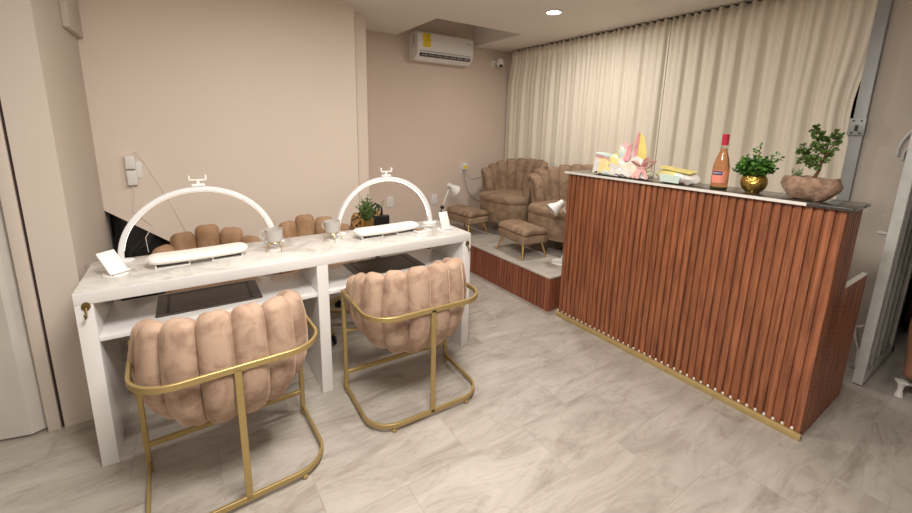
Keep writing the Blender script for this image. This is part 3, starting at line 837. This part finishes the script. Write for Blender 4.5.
mb = MB(); mb.tube([(-.01, -.03, -.02), (-.005, -.04, -.10), (.04, -.03, -.24), (.12, -.02, -.36), (.22, -.02, -.42), (.30, -.03, -.40)], .004, 8)
mb.tube([(.01, -.03, -.02), (.03, -.02, -.07), (.12, -.012, -.14), (.28, -.012, -.12)], .002, 6); mb.build('cord', 'gray_plastic', t)

# air conditioner
ax0, ax1, az0, az1, ayf = 2.02, 2.705, 2.06, 2.335, 3.78
t = thing('air_conditioner', 'white wall air conditioner with a yellow sticker high on the back wall', 'air conditioner', ((ax0+ax1)/2, YB, az0))
W = (ax1-ax0)/2
prof = [(0, .02), (0, .275), (-.15, .275), (-.18, .268), (-.192, .25), (-.196, .12), (-.185, .055), (-.12, .0), (-.04, .0)]
mb = MB(); Mac = Matrix(((0, 0, 1, 0), (1, 0, 0, 0), (0, 1, 0, 0), (0, 0, 0, 1)))
mb.prism([(p[0], p[1]) for p in prof], -W, W, Mac); o = mb.build('housing', 'white_plastic', t)
bv = o.modifiers.new('b', 'BEVEL'); bv.width = .008; bv.segments = 3; bv.limit_method = 'ANGLE'
mb = MB(); mb.box(-W+.02, W-.03, -.1985, -.192, .083, .088); mb.build('panel_seam', 'gray_plastic', t)
mb = MB(); Mv = Matrix.Translation((0, -.186, .052)) @ Matrix.Rotation(R(38), 4, 'X')
mb.box(-W+.03, W-.04, -.008, .004, -.016, .016, Mv); mb.build('air_outlet', 'black_plastic', t, )
mb = MB()
for k in range(7):
    x = -W+.08+k*(2*W-.17)/6
    mb.box(x-.036, x+.036, -.0115, -.0075, -.004, .012, Mv, bev=.001)
mb.build('louver', 'gray_plastic', t)
mb = MB(); mb.box(-W+.065, -W+.15, -.199, -.193, .125, .25); mb.cur = 1
for k in range(5): mb.box(-W+.095, -W+.15-.012*(k % 2), -.1995, -.1985, .235-.012*k, .238-.012*k)
mb.build('energy_sticker', ['yellow_label', 'label_ink'], t, )
mb = MB()
for k in range(9): mb.box(-W-.0015, -W+.002, -.125+.0, -.095, .145+k*.011, .151+k*.011)
mb.build('side_vent', 'gray_plastic', t)
mb = MB(); mb.box(W-.10, W-.035, -.1965, -.194, .205, .211); mb.build('badge', 'mug_glaze', t)

# security camera
t = thing('security_camera', 'small white dome security camera on the back wall beside the curtain', 'camera', (3.13, YB, 2.135))
mb = MB(); mb.box(-.035, .02, -.02, 0, -.03, .05, bev=.004); mb.cyl((0, 0, .03), (.03, -.09, .02), .012); mb.build('bracket', 'white_plastic', t)
mb = MB(); mb.ball((.03, -.10, .005), .042, .042, .042, 20, 14); mb.cyl((.03, -.10, .005), (.03, -.10, .05), .038, .034, 20); mb.build('housing', 'white_plastic', t)
mb = MB(); mb.ball((.025, -.122, -.022), .02, .02, .02, 16, 10); mb.build('lens', 'black_plastic', t)
mb = MB(); mb.tube([(.02, -.03, .05), (.08, -.02, .07), (.16, -.01, .075), (.20, -.01, .10)], .003, 6); mb.build('cord', 'cord_white', t)

# ---------------------------------------------------------------- curtains
def curtain(label, ya, yb, seed, topA=None, left_flare=0, right_pull=0):
    NY, NZ = 190, 26; vs = []
    z1, z0 = CEIL-.012, PZ+.03 if ya > 2.0 else .05
    for j in range(NZ+1):
        f = j/NZ; z = z1+(z0-z1)*f
        for i in range(NY+1):
            u = i/NY
            y = ya+(yb-ya)*u
            y += left_flare*(1-u)*min(1, f*5)*1.0 + right_pull*u**6*math.exp(-((f-.33)/.13)**2)
            L = abs(yb-ya)*u
            w1 = math.sin(L*2*PI/.155+seed+2.6*math.sin(L*3.1+seed)+.12*math.sin(f*2+L*4))
            w2 = math.sin(L*2*PI/.062+seed*2.3+2.2*math.sin(L*5.3))
            w3 = noise.noise(Vector((L*5, f*.8, seed)))
            amp = .007+.011*min(1, f*2.2)
            x = 3.345-amp*w1-.008*(1-.6*f)*w2-.014*min(1, f*2)*w3
            if f < .06: x = 3.345-.012*w2*1.2-.008*w1
            Lr = abs(yb-ya)*(1-u); x += .03*math.exp(-(L/.018)**2)+.03*math.exp(-(Lr/.018)**2)
            x = min(x, 3.360)
            vs.append((x, y, z+(.008*w2 if j == 0 else 0)))
    fs = [(j*(NY+1)+i, j*(NY+1)+i+1, (j+1)*(NY+1)+i+1, (j+1)*(NY+1)+i) for j in range(NZ) for i in range(NY)]
    mb = MB(); mb.add(vs, fs); o = mb.build('curtain', 'curtain_satin', angle=180)
    sd = o.modifiers.new('s', 'SOLIDIFY'); sd.thickness = .002
    return tag(o, label, 'curtain', 'cream satin curtains')
curtain('cream satin curtain at the far corner behind the armchairs', 3.88, 3.031, 1.3, left_flare=.07)
curtain('narrower cream satin curtain between the far one and the one with the dark gap', 3.030, 2.511, 4.1)
curtain('cream satin curtain left of the dark parting above the wrapped gifts', 2.510, 1.961, 2.2)
curtain('broad cream satin curtain behind the bottle and potted plants', 1.957, .722, 5.2, right_pull=.05)
mb = MB(); mb.cyl((3.371, .76, CEIL-.05), (3.371, 3.93, CEIL-.05), .006, n=12); tag(mb.build('curtain_rod', 'white_plastic'), 'slim white rod along the top behind the cream curtains', 'curtain rod')

# ---------------------------------------------------------------- on the counter
def lathe_tag(): pass
t = thing('wine_bottle', 'rose wine bottle with red foil cap and pink label on the counter', 'bottle', (2.36, 1.008, CT))
mb = MB(); mb.lathe([(.002, .012), (.0385, .012), (.0395, .02), (.0395, .10), (.037, .125), (.028, .165), (.0165, .20), (.0145, .215), (.002, .215)], n=40); mb.build('wine', 'rose_wine', t)
mb = MB(); mb.lathe([(.002, 0), (.036, 0), (.0405, .004), (.0408, .012), (.002, .013)], n=40); mb.build('bottle_base', 'bottle_base', t)
mb = MB(); mb.lathe([(.0145, .213), (.0145, .238), (.002, .238)], n=32); mb.build('neck', 'clear_glass', t)
mb = MB(); mb.lathe([(.002, .230), (.0162, .230), (.0162, .278), (.0168, .280), (.0168, .287), (.002, .288)], n=32); mb.build('foil_cap', 'foil_red', t)
def label_band(a0, a1, z0, z1, r_, name, mat):
    mb = MB(); vs = []; n = 16
    for k in range(n+1):
        a = R(a0+(a1-a0)*k/n); vs += [(r_*math.cos(a), r_*math.sin(a), z0), (r_*math.cos(a), r_*math.sin(a), z1)]
    mb.add(vs, [(2*k, 2*k+2, 2*k+3, 2*k+1) for k in range(n)]); mb.build(name, mat, t)
label_band(140, 245, .035, .098, .0398, 'front_label', 'label_pink')
label_band(145, 215, .076, .096, .0402, 'label_band', 'label_navy')
mb = MB(); rr = .0405
for k, (w_, h_) in enumerate(((4, .008), (5, .006), (5, .006), (3, .008), (5, .006), (4, .006), (5, .006))):
    a0 = 152+k*8; vs = []
    for a in (a0, a0+w_):
        a_ = R(a); vs += [(rr*math.cos(a_), rr*math.sin(a_), .083), (rr*math.cos(a_), rr*math.sin(a_), .083+h_)]
    mb.add(vs, [(0, 2, 3, 1)])
mb.build('label_lettering', 'label_white', t)

# brass pot with bushy plant
t = thing('potted_plant', 'bushy green plant in a round hammered brass pot on the counter', 'plant', (2.37, .854, CT))
mb = MB(); mb.lathe([(.002, 0), (.03, 0), (.032, .006), (.05, .025), (.058, .05), (.054, .075), (.043, .09), (.040, .092), (.038, .086), (.002, .084)], n=40); mb.build('pot', 'hammered_brass', t)
la, lb, st = MB(), MB(), MB(); la.smooth = lb.smooth = False
for i in range(120):
    a = random.uniform(0, 2*PI); el = random.uniform(.05, 1)**.8
    rr = .098*math.cos(el*1.15)*random.uniform(.6, 1.05); z = .098+.075*math.sin(el*1.4)*random.uniform(.7, 1.1)
    sprig(la if i % 3 else lb, st, (.015*math.cos(a), .015*math.sin(a), .085), (rr*math.cos(a), rr*math.sin(a), z), 12, .021, .0135)
for (dx, dy, z) in ((0, -.004, .245), (-.01, .01, .225), (0, -.082, .205), (.01, -.095, .185), (0, .07, .17)):
    sprig(lb, st, (0, 0, .11), (dx, dy, z), 16, .019, .011)
la.build('foliage', 'leaf_dark', t); lb.build('young_leaves', 'leaf_light', t, ); st.build('stem', 'leaf_dark', t)

# bonsai in a rock bowl
t = thing('bonsai', 'small bonsai tree with a leaning trunk in a brown rock bowl on the counter corner', 'plant', (2.37, .632, CT))
mb = MB(); rs = []; n = 44
for (k, z) in ((.42, .0), (.58, .003), (.78, .02), (.95, .045), (1.02, .068), (.99, .088), (.90, .102), (.80, .105), (.72, .098), (.5, .092), (.1, .09)):
    ring = []
    for a in range(n):
        an = 2*PI*a/n; d = Vector((.062*k*math.cos(an), .108*k*math.sin(an), z))
        nz = noise.noise(d*22+Vector((3, 1, 7)))*.013+noise.noise(d*60)*.006
        q = d.copy(); l = Vector((d.x, d.y, 0)); l = l.normalized() if l.length > 1e-5 else l
        q += l*nz; q.z = max(0, q.z+(nz*.6 if z > .01 else 0)); ring.append(q)
    rs.append(ring)
mb.rings(rs); mb.build('rock_bowl', 'rock', t)
mb = MB(); mb.lathe([(.002, .101), (.04, .100), (.048, .094), (.046, .088), (.002, .087)], n=24, sx=1, sy=1.75); mb.build('soil', 'soil', t)
mb = MB(); trunk = [(0, -.005, .085), (.0, -.012, .11), (0, -.022, .14), (0, -.024, .17), (.003, -.03, .20), (.0, -.034, .235), (0, -.034, .26)]
mb.tube(trunk, [.009, .0075, .006, .005, .004, .003, .0015], 8)
br = [((0, -.022, .14), (.005, .015, .165)), ((0, -.024, .165), (0, -.055, .185)), ((0, -.026, .18), (-.01, .02, .215)), ((0, -.03, .20), (.0, -.06, .265)), ((0, -.03, .21), (0, .0, .26)), ((0, -.03, .2), (0, -.05, .225))]
for a, b_ in br: mb.tube([a, Vector(a).lerp(Vector(b_), .5)+Vector((0, 0, .006)), b_], [.003, .002, .001], 6)
mb.build('trunk', 'bark', t)
fm, st = MB(), MB(); fm.smooth = False
cl = [((0, .018, .165), .028), ((0, .032, .19), .022), ((0, .012, .225), .028), ((0, .006, .265), .024), ((0, .004, .31), .018), ((0, -.008, .29), .014), ((0, -.032, .24), .028), ((0, -.06, .262), .024), ((0, -.078, .285), .018), ((0, -.055, .222), .024), ((0, -.045, .19), .022), ((0, -.005, .205), .028), ((0, .0, .17), .02), ((0, -.03, .275), .02), ((0, -.02, .145), .014), ((0, .04, .21), .014)]
for c, r_ in cl:
    c = (c[0], c[1]+.014, c[2]+.012)
    for k in range(9):
        d = rv(); c2_ = Vector(c)+d*r_*.4; sprig(fm, st, c2_, Vector(c)+d*r_*1.15, 10, .0135, .009, .0006)
fm.build('foliage', 'leaf_olive', t); st.build('twig', 'bark', t)
sp2, st2 = MB(), MB(); sp2.smooth = False
for k in range(10):
    a = random.uniform(0, 2*PI); sprig(sp2, st2, (0, .055, .098), (.018*math.cos(a), .055+.022*math.sin(a), .122+random.uniform(-.005, .014)), 7, .012, .006, .0006)
sp2.build('seedling', 'leaf_soft', t)

# wrapped gifts
def crumple(mb, c, rx, ry, rz, seed, amp=.25, sub=2):
    bm = bmesh.new(); bmesh.ops.create_icosphere(bm, subdivisions=sub, radius=1)
    rnd = random.Random(seed); vs = []
    for v_ in bm.verts:
        k = 1+rnd.uniform(-amp, amp*.6); z = v_.co.z
        p = Vector((c[0]+v_.co.x*rx*k, c[1]+v_.co.y*ry*k, max(.001, c[2]+z*rz*k))); vs.append(p)
    bm.verts.index_update(); fs = [[q.index for q in f.verts] for f in bm.faces]; bm.free()
    mb.add(vs, fs, False)
def fold(mb, pts, th=.0015):
    P = [Vector(p) for p in pts]; n_ = (P[1]-P[0]).cross(P[2]-P[0]).normalized()*th
    m = len(P); vs = P+[p+n_ for p in P]
    mb.add(vs, [tuple(range(m)), tuple(reversed(range(m, 2*m)))]+[(i, (i+1) % m, m+(i+1) % m, m+i) for i in range(m)], False)
t = thing('gift_bundle', 'pastel wrapped gift with tall pointed paper and pink box at the counter far end', 'gift', (2.36, 1.60, CT))
mb = MB(); crumple(mb, (.0, .01, .07), .07, .10, .08, 3, .14); crumple(mb, (.0, -.09, .07), .06, .09, .085, 9, .16); crumple(mb, (0, .13, .04), .062, .09, .045, 5, .13); crumple(mb, (0, -.03, .14), .045, .07, .06, 15, .18); crumple(mb, (0, -.16, .035), .05, .06, .04, 17, .15)
mb.build('wrapping', 'pastel_wrap', t)
mb = MB(); Mx = Matrix.Translation((.0, .135, .075)) @ Matrix.Rotation(R(8), 4, 'X'); mb.box(-.04, .04, -.05, .05, 0, .055, Mx, bev=.004); mb.cur = 1; mb.box(-.043, .043, -.053, .053, .05, .066, Mx, bev=.003); mb.build('gift_box', ['gift_pink', 'gift_mint'], t)
mb = MB()
fold(mb, [(-.03, 0.035, .09), (-.02, -0.045, .08), (.0, -0.075, .16), (.0, -0.025, .235), (-.01, 0.020, .20)])
fold(mb, [(-.04, -0.005, .07), (-.05, -0.065, .06), (-.02, -0.075, .20), (-.02, -0.025, .225)])
fold(mb, [(-.035, 0.030, .12), (-.045, -0.005, .07), (-.03, -0.035, .17), (-.02, 0.005, .185)])
rg = random.Random(5)
for k in range(9):
    y = .14-.04*k; a = rg.uniform(-.3, .3)
    fold(mb, [(-.055, y+.045, .004), (-.075+rg.uniform(-.01, .01), y, .01+rg.uniform(0, .02)), (-.06, y-.04, .004), (-.045, y-.03+a*.05, .07+rg.uniform(0, .04)), (-.05, y+.03, .09+rg.uniform(-.02, .04))])
mb.build('paper_fan', 'pastel_wrap', t)
mb = MB()
fold(mb, [(-.02, -0.105, .12), (-.02, -0.170, .125), (-.005, -0.170, .15), (.0, -0.140, .25), (.0, -0.110, .285), (-.01, -0.095, .26)])
mb.build('paper_peak', 'gift_yellow', t)
mb = MB()
fold(mb, [(-.025, -0.090, .10), (-.025, -0.115, .12), (-.012, -0.113, .28), (-.01, -0.100, .292), (-.012, -0.089, .25)])
fold(mb, [(-.05, -0.035, .10), (-.055, -0.085, .11), (-.03, -0.085, .22), (-.03, -0.055, .20)])
mb.build('pink_tissue', 'gift_pink', t)
mb = MB()
def loop_r(c, dy, dz, w=.02):
    P = []
    for k in range(17):
        a = 2*PI*k/16; P.append(Vector((c[0]-.01*math.sin(a), c[1]+dy*(1-math.cos(a))/2, c[2]+dz*(1-math.cos(a))/2+.016*math.sin(a))))
    mb.bar(P, w, .0015, up=(0, .3, 1))
bc = (-.075, -.19, .075)
loop_r(bc, -.07, .045, .030); loop_r(bc, .06, .035, .030); loop_r(bc, -.03, .06, .02)
for (dy, dz, q) in ((.055, -.062, 0), (-.04, -.062, .004), (.02, -.065, -.004)):
    mb.bar([Vector(bc), Vector(bc)+Vector((-.008+q, dy*.5, dz*.4)), Vector(bc)+Vector((-.012+q, dy, dz))], .024, .0015, up=(-1, .0, .0))
mb.ball(bc, .012, .012, .010, 10, 8); mb.build('ribbon_bow', 'ribbon_pink', t)
t = thing('gift_parcel', 'low pastel wrapped parcel in clear film on the counter beside the wine bottle', 'gift', (2.36, 1.235, CT))
mb = MB(); crumple(mb, (0, .01, .042), .062, .115, .05, 21, .12); crumple(mb, (0, -.08, .035), .05, .05, .042, 23, .16); mb.build('wrapping', 'pastel_wrap', t)
mb = MB(); fold(mb, [(-.055, .09, .085), (-.06, -.10, .065), (-.01, -.12, .078), (.02, .09, .095)]); mb.build('paper_flap', 'gift_yellow', t)
mb = MB(); fold(mb, [(-.065, .06, .01), (-.068, -.05, .008), (-.066, -.055, .05), (-.062, .07, .055)]); mb.build('mint_panel', 'gift_mint', t)

# ---------------------------------------------------------------- right side: glazed leaf, hook, cables
t = thing('glazed_door_leaf', 'open white-framed dark glazed door leaf standing edge-on right of the counter', 'door leaf', (3.07, .44, 0))
dl = .68; DH = 2.08; yy = .022
mb = MB(); mb.box(0, .055, -yy, yy, .01, DH, bev=.003); mb.box(dl-.05, dl, -yy, yy, .01, DH, bev=.003); mb.build('stile', 'white_frame_metal', t)
for z0_, z1_ in ((.01, .075), (DH-.07, DH)):
    mb = MB(); mb.box(.055, dl-.05, -yy, yy, z0_, z1_, bev=.003); mb.build('rail', 'white_frame_metal', t)
mb = MB()
for x in (.19, .33, .47): mb.box(x-.012, x+.012, -yy+.004, yy-.004, .075, DH-.07, bev=.002)
mb.build('glazing_bar', 'white_frame_metal', t)
mb = MB(); mb.box(.05, dl-.045, -.004, .004, .07, DH-.06); mb.build('glass_pane', 'dark_glass', t)
t = thing('awning_hook', 'white curved bracket hanging high on the wall at the right edge', 'bracket', (XR, .52, 1.40))
mb = MB(); mb.tube([(-.01, .02, -.11), (-.015, .022, -.07), (-.02, .01, -.02), (-.02, -.02, .04), (-.015, -.045, .08)], .008, 10)
mb.tube([(-.012, -.005, -.13), (-.018, -.004, -.09), (-.02, -.02, -.05), (-.018, -.035, .0), (-.015, -.048, .03)], .007, 10)
mb.tube([(-.015, -.02, .03), (-.016, -.03, .0), (-.016, -.045, .02), (-.015, -.035, .05)], .005, 8, loop=True); mb.build('curved_arm', 'white_frame_metal', t)
mb = MB(); mb.box(-.012, 0, -.06, -.02, -.03, .06, bev=.003); mb.build('wall_plate', 'white_frame_metal', t)
t = thing('blank_wall_plate', 'flush blank plate on the cream wall beside the door leaf', 'wall plate', (XR, .515, .90))
mb = MB(); mb.box(-.004, 0, -.03, .03, -.05, .05, bev=.002); mb.build('plate', 'wall_cream', t)
mb = MB(); mb.box(-.007, -.003, -.035, .035, -.066, -.05, bev=.002); mb.build('lip', 'cord_white', t)
t = thing('folded_stand', 'small white metal folding stand leaning behind the counter end', 'stand', (3.31, .505, 0))
mb = MB(); mb.tube([(0, .03, .26), (.01, .0, .25), (.02, -.03, .24), (.03, -.035, .20), (.0, -.005, .12), (0, -.01, .006)], .008, 8); mb.tube([(0, .03, .26), (-.005, .02, .20), (-.005, -.01, .12), (-.01, -.02, .006)], .009, 8)
mb.tube([(.0, .035, .25), (.02, .0, .27), (.03, -.03, .25)], .006, 8); mb.build('tube_frame', 'white_plastic', t)
mb = MB(); mb.box(-.03, .02, -.035, .01, .0, .012, bev=.003); mb.build('foot', 'gray_plastic', t)
mb = MB(); P = []
for k in range(26):
    f = k/25; P.append((3.36+.62*f, .56-.16*math.sin(f*PI)*f-.07*f, .006))
mb.tube([(3.30, .62, .006)]+P+[(4.05, .52, .006)], .006, 8)
tag(mb.build('floor_cable', 'black_rubber'), 'black cable curling on the dark floor past the door leaf', 'cable')

# ---------------------------------------------------------------- ceiling lights and added fill panels
def downlight(x, y, label, power, r_=.055):
    t = thing('downlight', label, 'ceiling light', (x, y, CEIL), 0, 'round recessed ceiling lights')
    mb = MB(); mb.lathe([(r_, 0), (r_+.014, -.001), (r_+.014, -.005), (r_, -.007), (r_-.002, -.003)], n=32); mb.build('ring', 'white_plastic', t)
    mb = MB(); mb.lathe([(.002, -.002), (r_, -.002), (r_, -.0045), (.002, -.0045)], n=32); mb.build('diffuser', 'lamp_disc', t)
    li = bpy.data.lights.new('downlight_lamp', 'AREA'); li.shape = 'DISK'; li.size = .16; li.energy = power; li.color = (1, .935, .86)
    lo = bpy.data.objects.new('light_source', li); COL.objects.link(lo); lo.parent = t; lo.location = (0, 0, -.012)
LIGHTS = [(2.51, 2.434, 13, 'small round lit downlight in the ceiling left of the curtain heading'),
          (.95, 1.5, 12, 'round ceiling downlight above the near blush chairs, above the picture')]
for x, y, pw, lb_ in LIGHTS: downlight(x, y, lb_, pw)
def added_fill_panel(x, y, power, label):  # unseen panel, added for soft fill like flash bounced off the ceiling
    t = thing('added_fill_panel', label, 'ceiling light', (x, y, CEIL), 0, 'added unseen fill lights')
    mb = MB(); mb.box(-.31, .31, -.31, .31, -.03, 0, bev=.004); mb.build('frame', 'white_plastic', t)
    mb = MB(); mb.box(-.285, .285, -.285, .285, -.032, -.0295); mb.build('diffuser', 'fill_glow', t)
    li = bpy.data.lights.new('fill_lamp', 'AREA'); li.shape = 'SQUARE'; li.size = .57; li.energy = power; li.color = (1, .935, .86)
    lo = bpy.data.objects.new('light_source', li); COL.objects.link(lo); lo.parent = t; lo.location = (0, 0, -.036)
emit('fill_glow', (1.0, .95, .88), 3)
added_fill_panel(.35, .55, 52, 'added unseen square fill light above the viewer, towards the table')
added_fill_panel(-.7, -1.3, 16, 'added unseen square fill light behind the viewer')

# ---------------------------------------------------------------- person at the right edge
def skin_mesh(name, pts, edges, mat, parent, root=0, sub=2):
    me = bpy.data.meshes.new(name); me.from_pydata([p[:3] for p in pts], edges, [])
    o = bpy.data.objects.new(name, me); COL.objects.link(o); o.parent = parent
    md = o.modifiers.new('sk', 'SKIN'); md.use_smooth_shade = True
    sv = me.skin_vertices[0].data
    for i, p in enumerate(pts): sv[i].radius = (p[3], p[4] if len(p) > 4 else p[3]); sv[i].use_root = (i == root)
    s_ = o.modifiers.new('ss', 'SUBSURF'); s_.levels = sub; s_.render_levels = sub
    me.materials.append(MATS[mat]); return o
# local: faces +x; heel under the origin side
PX, PY, PROT = 3.185, .18, R(-24)
t = thing('person', 'person in a white dress and strappy heels standing at the right edge', 'person', (PX, PY, 0), PROT)
pts = [(0, 0, .98, .12, .15), (0, 0, 1.10, .105, .125), (0, 0, 1.26, .10, .14), (-.01, 0, 1.42, .07, .10), (.0, 0, 1.50, .05, .05), (.01, 0, 1.57, .05, .05), (.02, 0, 1.66, .085, .075), (.02, 0, 1.74, .06, .055)]
ed = [(i, i+1) for i in range(7)]
def add(p, q): pts.append(p); ed.append((q, len(pts)-1)); return len(pts)-1
for s_, dx in ((1, -.03), (-1, .05)):
    h = add((0, s_*.09, .90, .09), 0); k1 = add((dx*.4, s_*.09, .70, .075), h); k2 = add((dx*.7+.01, s_*.085, .53, .052), k1)
    k3 = add((dx-.012, s_*.08, .40, .052), k2); k4 = add((dx-.01, s_*.08, .25, .036), k3); k5 = add((dx, s_*.08, .135, .028), k4)
    k6 = add((dx+.05, s_*.08, .10, .028, .03), k5); k7 = add((dx+.12, s_*.082, .045, .024, .038), k6); add((dx+.18, s_*.085, .026, .012, .030), k7)
    add((dx-.03, s_*.08, .10, .025), k5)
for s_ in (1, -1):
    a = add((0, s_*.16, 1.42, .05), 3); b_ = add((.0, s_*.20, 1.28, .04), a); c = add((.0, s_*.215, 1.13, .034), b_); d = add((.06, s_*.20, 1.0, .028), c); e = add((.12, s_*.17, .90, .021, .018), d)
    pm = add((.145, s_*.16, .855, .014, .034), e)
    for f_, L_ in ((-.024, .06), (-.008, .072), (.008, .068), (.024, .052)):
        q = add((.155, s_*.16+f_, .825, .009), pm); q2 = add((.163, s_*.16+f_*1.05, .825-L_*.5, .0085), q); add((.158, s_*.16+f_*1.05, .825-L_, .007), q2)
    q = add((.16, s_*.16-s_*.034, .865, .010), e); add((.178, s_*.16-s_*.046, .832, .009), q)
skin_mesh('body', pts, ed, 'skin', t)
mb = MB(); rs = []
for (z, a, b_) in ((1.44, .07, .13), (1.38, .105, .165), (1.26, .118, .16), (1.10, .115, .145), (.98, .15, .18), (.80, .145, .165), (.66, .13, .15), (.50, .125, .14), (.505, .115, .13), (.66, .12, .14), (.80, .155, .175)):
    rs.append([Vector((a*math.cos(2*PI*k/40)*(1+(.05*math.sin(2*PI*k*7/40) if z < .9 else 0)), b_*math.sin(2*PI*k/40)*(1+(.05*math.sin(2*PI*k*7/40) if z < .9 else 0)), z)) for k in range(40)])
mb.rings(rs); mb.build('dress', 'white_cloth', t)
mb = MB(); mb.ball((.0, 0, 1.69), .105, .095, .115, 20, 14); mb.ball((-.06, 0, 1.56), .06, .08, .14, 16, 10); mb.build('hair', 'hair', t)
for s_ in (1, -1):
    mb = MB(); mb.ball((.103, s_*.032, 1.685), .012, .014, .010, 10, 8); mb.build('eye', 'label_white', t)
mb = MB(); mb.ball((.112, 0, 1.655), .014, .012, .02, 10, 8); mb.build('nose', 'skin', t)
mb = MB(); mb.ball((.10, 0, 1.62), .008, .024, .007, 10, 8); mb.build('mouth', 'foil_red', t)
for s_, dx in ((1, -.03), (-1, .05)):
    y = s_*.08; mb = MB()
    mb.lathe([(.019, 0), (.017, .012), (.011, .04), (.014, .065), (.026, .088), (.022, .092)], (dx-.05, y, 0), 16)
    mb.bar([(dx-.055, y, .088), (dx, y, .075), (dx+.06, y, .04), (dx+.11, y, .012), (dx+.19, y, .006)], .058, .010)
    mb.build('shoe', 'white_leather', t)
    mb = MB()
    for (c, rx, ry, tl) in (((dx+.002, y, .135), .034, .033, .3), ((dx+.03, y, .115), .036, .035, .8), ((dx+.10, y, .055), .036, .045, 1.0), ((dx+.14, y, .04), .03, .045, 1.2)):
        mb.tube([(c[0]+rx*math.cos(2*PI*k/20)*math.cos(tl), c[1]+ry*math.sin(2*PI*k/20), c[2]+rx*math.cos(2*PI*k/20)*math.sin(tl)*-1) for k in range(20)], .0045, 6, loop=True)
    mb.build('ankle_strap', 'white_leather', t)
# dark brown bench beyond
t = thing('dark_bench', 'dark reddish-brown padded bench in the unlit space behind the person', 'bench', (4.35, -.15, 0), R(90))
mb = MB(); mb.box(-.6, .6, -.25, .25, .12, .44, bev=.03); mb.build('seat', 'dark_brown_hide', t)
mb = MB(); mb.box(-.6, .6, -.34, -.24, .12, .85, bev=.03); mb.build('backrest', 'dark_brown_hide', t)
for sx in (-1, 1):
    for sy in (-1, 1):
        mb = MB(); mb.cyl((sx*.52, sy*.18, 0), (sx*.52, sy*.18, .13), .02); mb.build('leg', 'black_plastic', t)

# ---------------------------------------------------------------- world, camera
sc = bpy.context.scene
w = bpy.data.worlds.new('World'); sc.world = w; w.use_nodes = True
w.node_tree.nodes['Background'].inputs[0].default_value = (.9, .8, .7, 1); w.node_tree.nodes['Background'].inputs[1].default_value = .02
F, YAW, PIT, ROLL = 403.73, -0.58875, 0.200626, 0.021441
def rx(a): return Matrix(((1,0,0),(0,math.cos(a),-math.sin(a)),(0,math.sin(a),math.cos(a))))
def ry(a): return Matrix(((math.cos(a),0,math.sin(a)),(0,1,0),(-math.sin(a),0,math.cos(a))))
def rz(a): return Matrix(((math.cos(a),-math.sin(a),0),(math.sin(a),math.cos(a),0),(0,0,1)))
Mc = rz(ROLL) @ rx(PIT) @ ry(YAW)
Wm = Matrix(((1,0,0),(0,0,-1),(0,1,0)))
T = Mc @ Wm
right, down, fwd = Vector(T[0]), Vector(T[1]), Vector(T[2])
cam = bpy.data.cameras.new('camera'); co = bpy.data.objects.new('camera', cam); COL.objects.link(co)
mat = Matrix.Identity(4)
for i in range(3): mat[i][0] = right[i]; mat[i][1] = -down[i]; mat[i][2] = -fwd[i]
mat.translation = Vector((0, 0, 1.4)); co.matrix_world = mat
cam.sensor_fit = 'HORIZONTAL'; cam.sensor_width = 36; cam.lens = F/912*36
cam.shift_x = 0; cam.shift_y = -(256.5-209)/912; cam.clip_start = .05
sc.camera = co
sc.view_settings.view_transform = 'Standard'; sc.view_settings.look = 'None'
sc.view_settings.exposure = 0.32; sc.view_settings.gamma = 1; sc.view_settings.use_curve_mapping = False
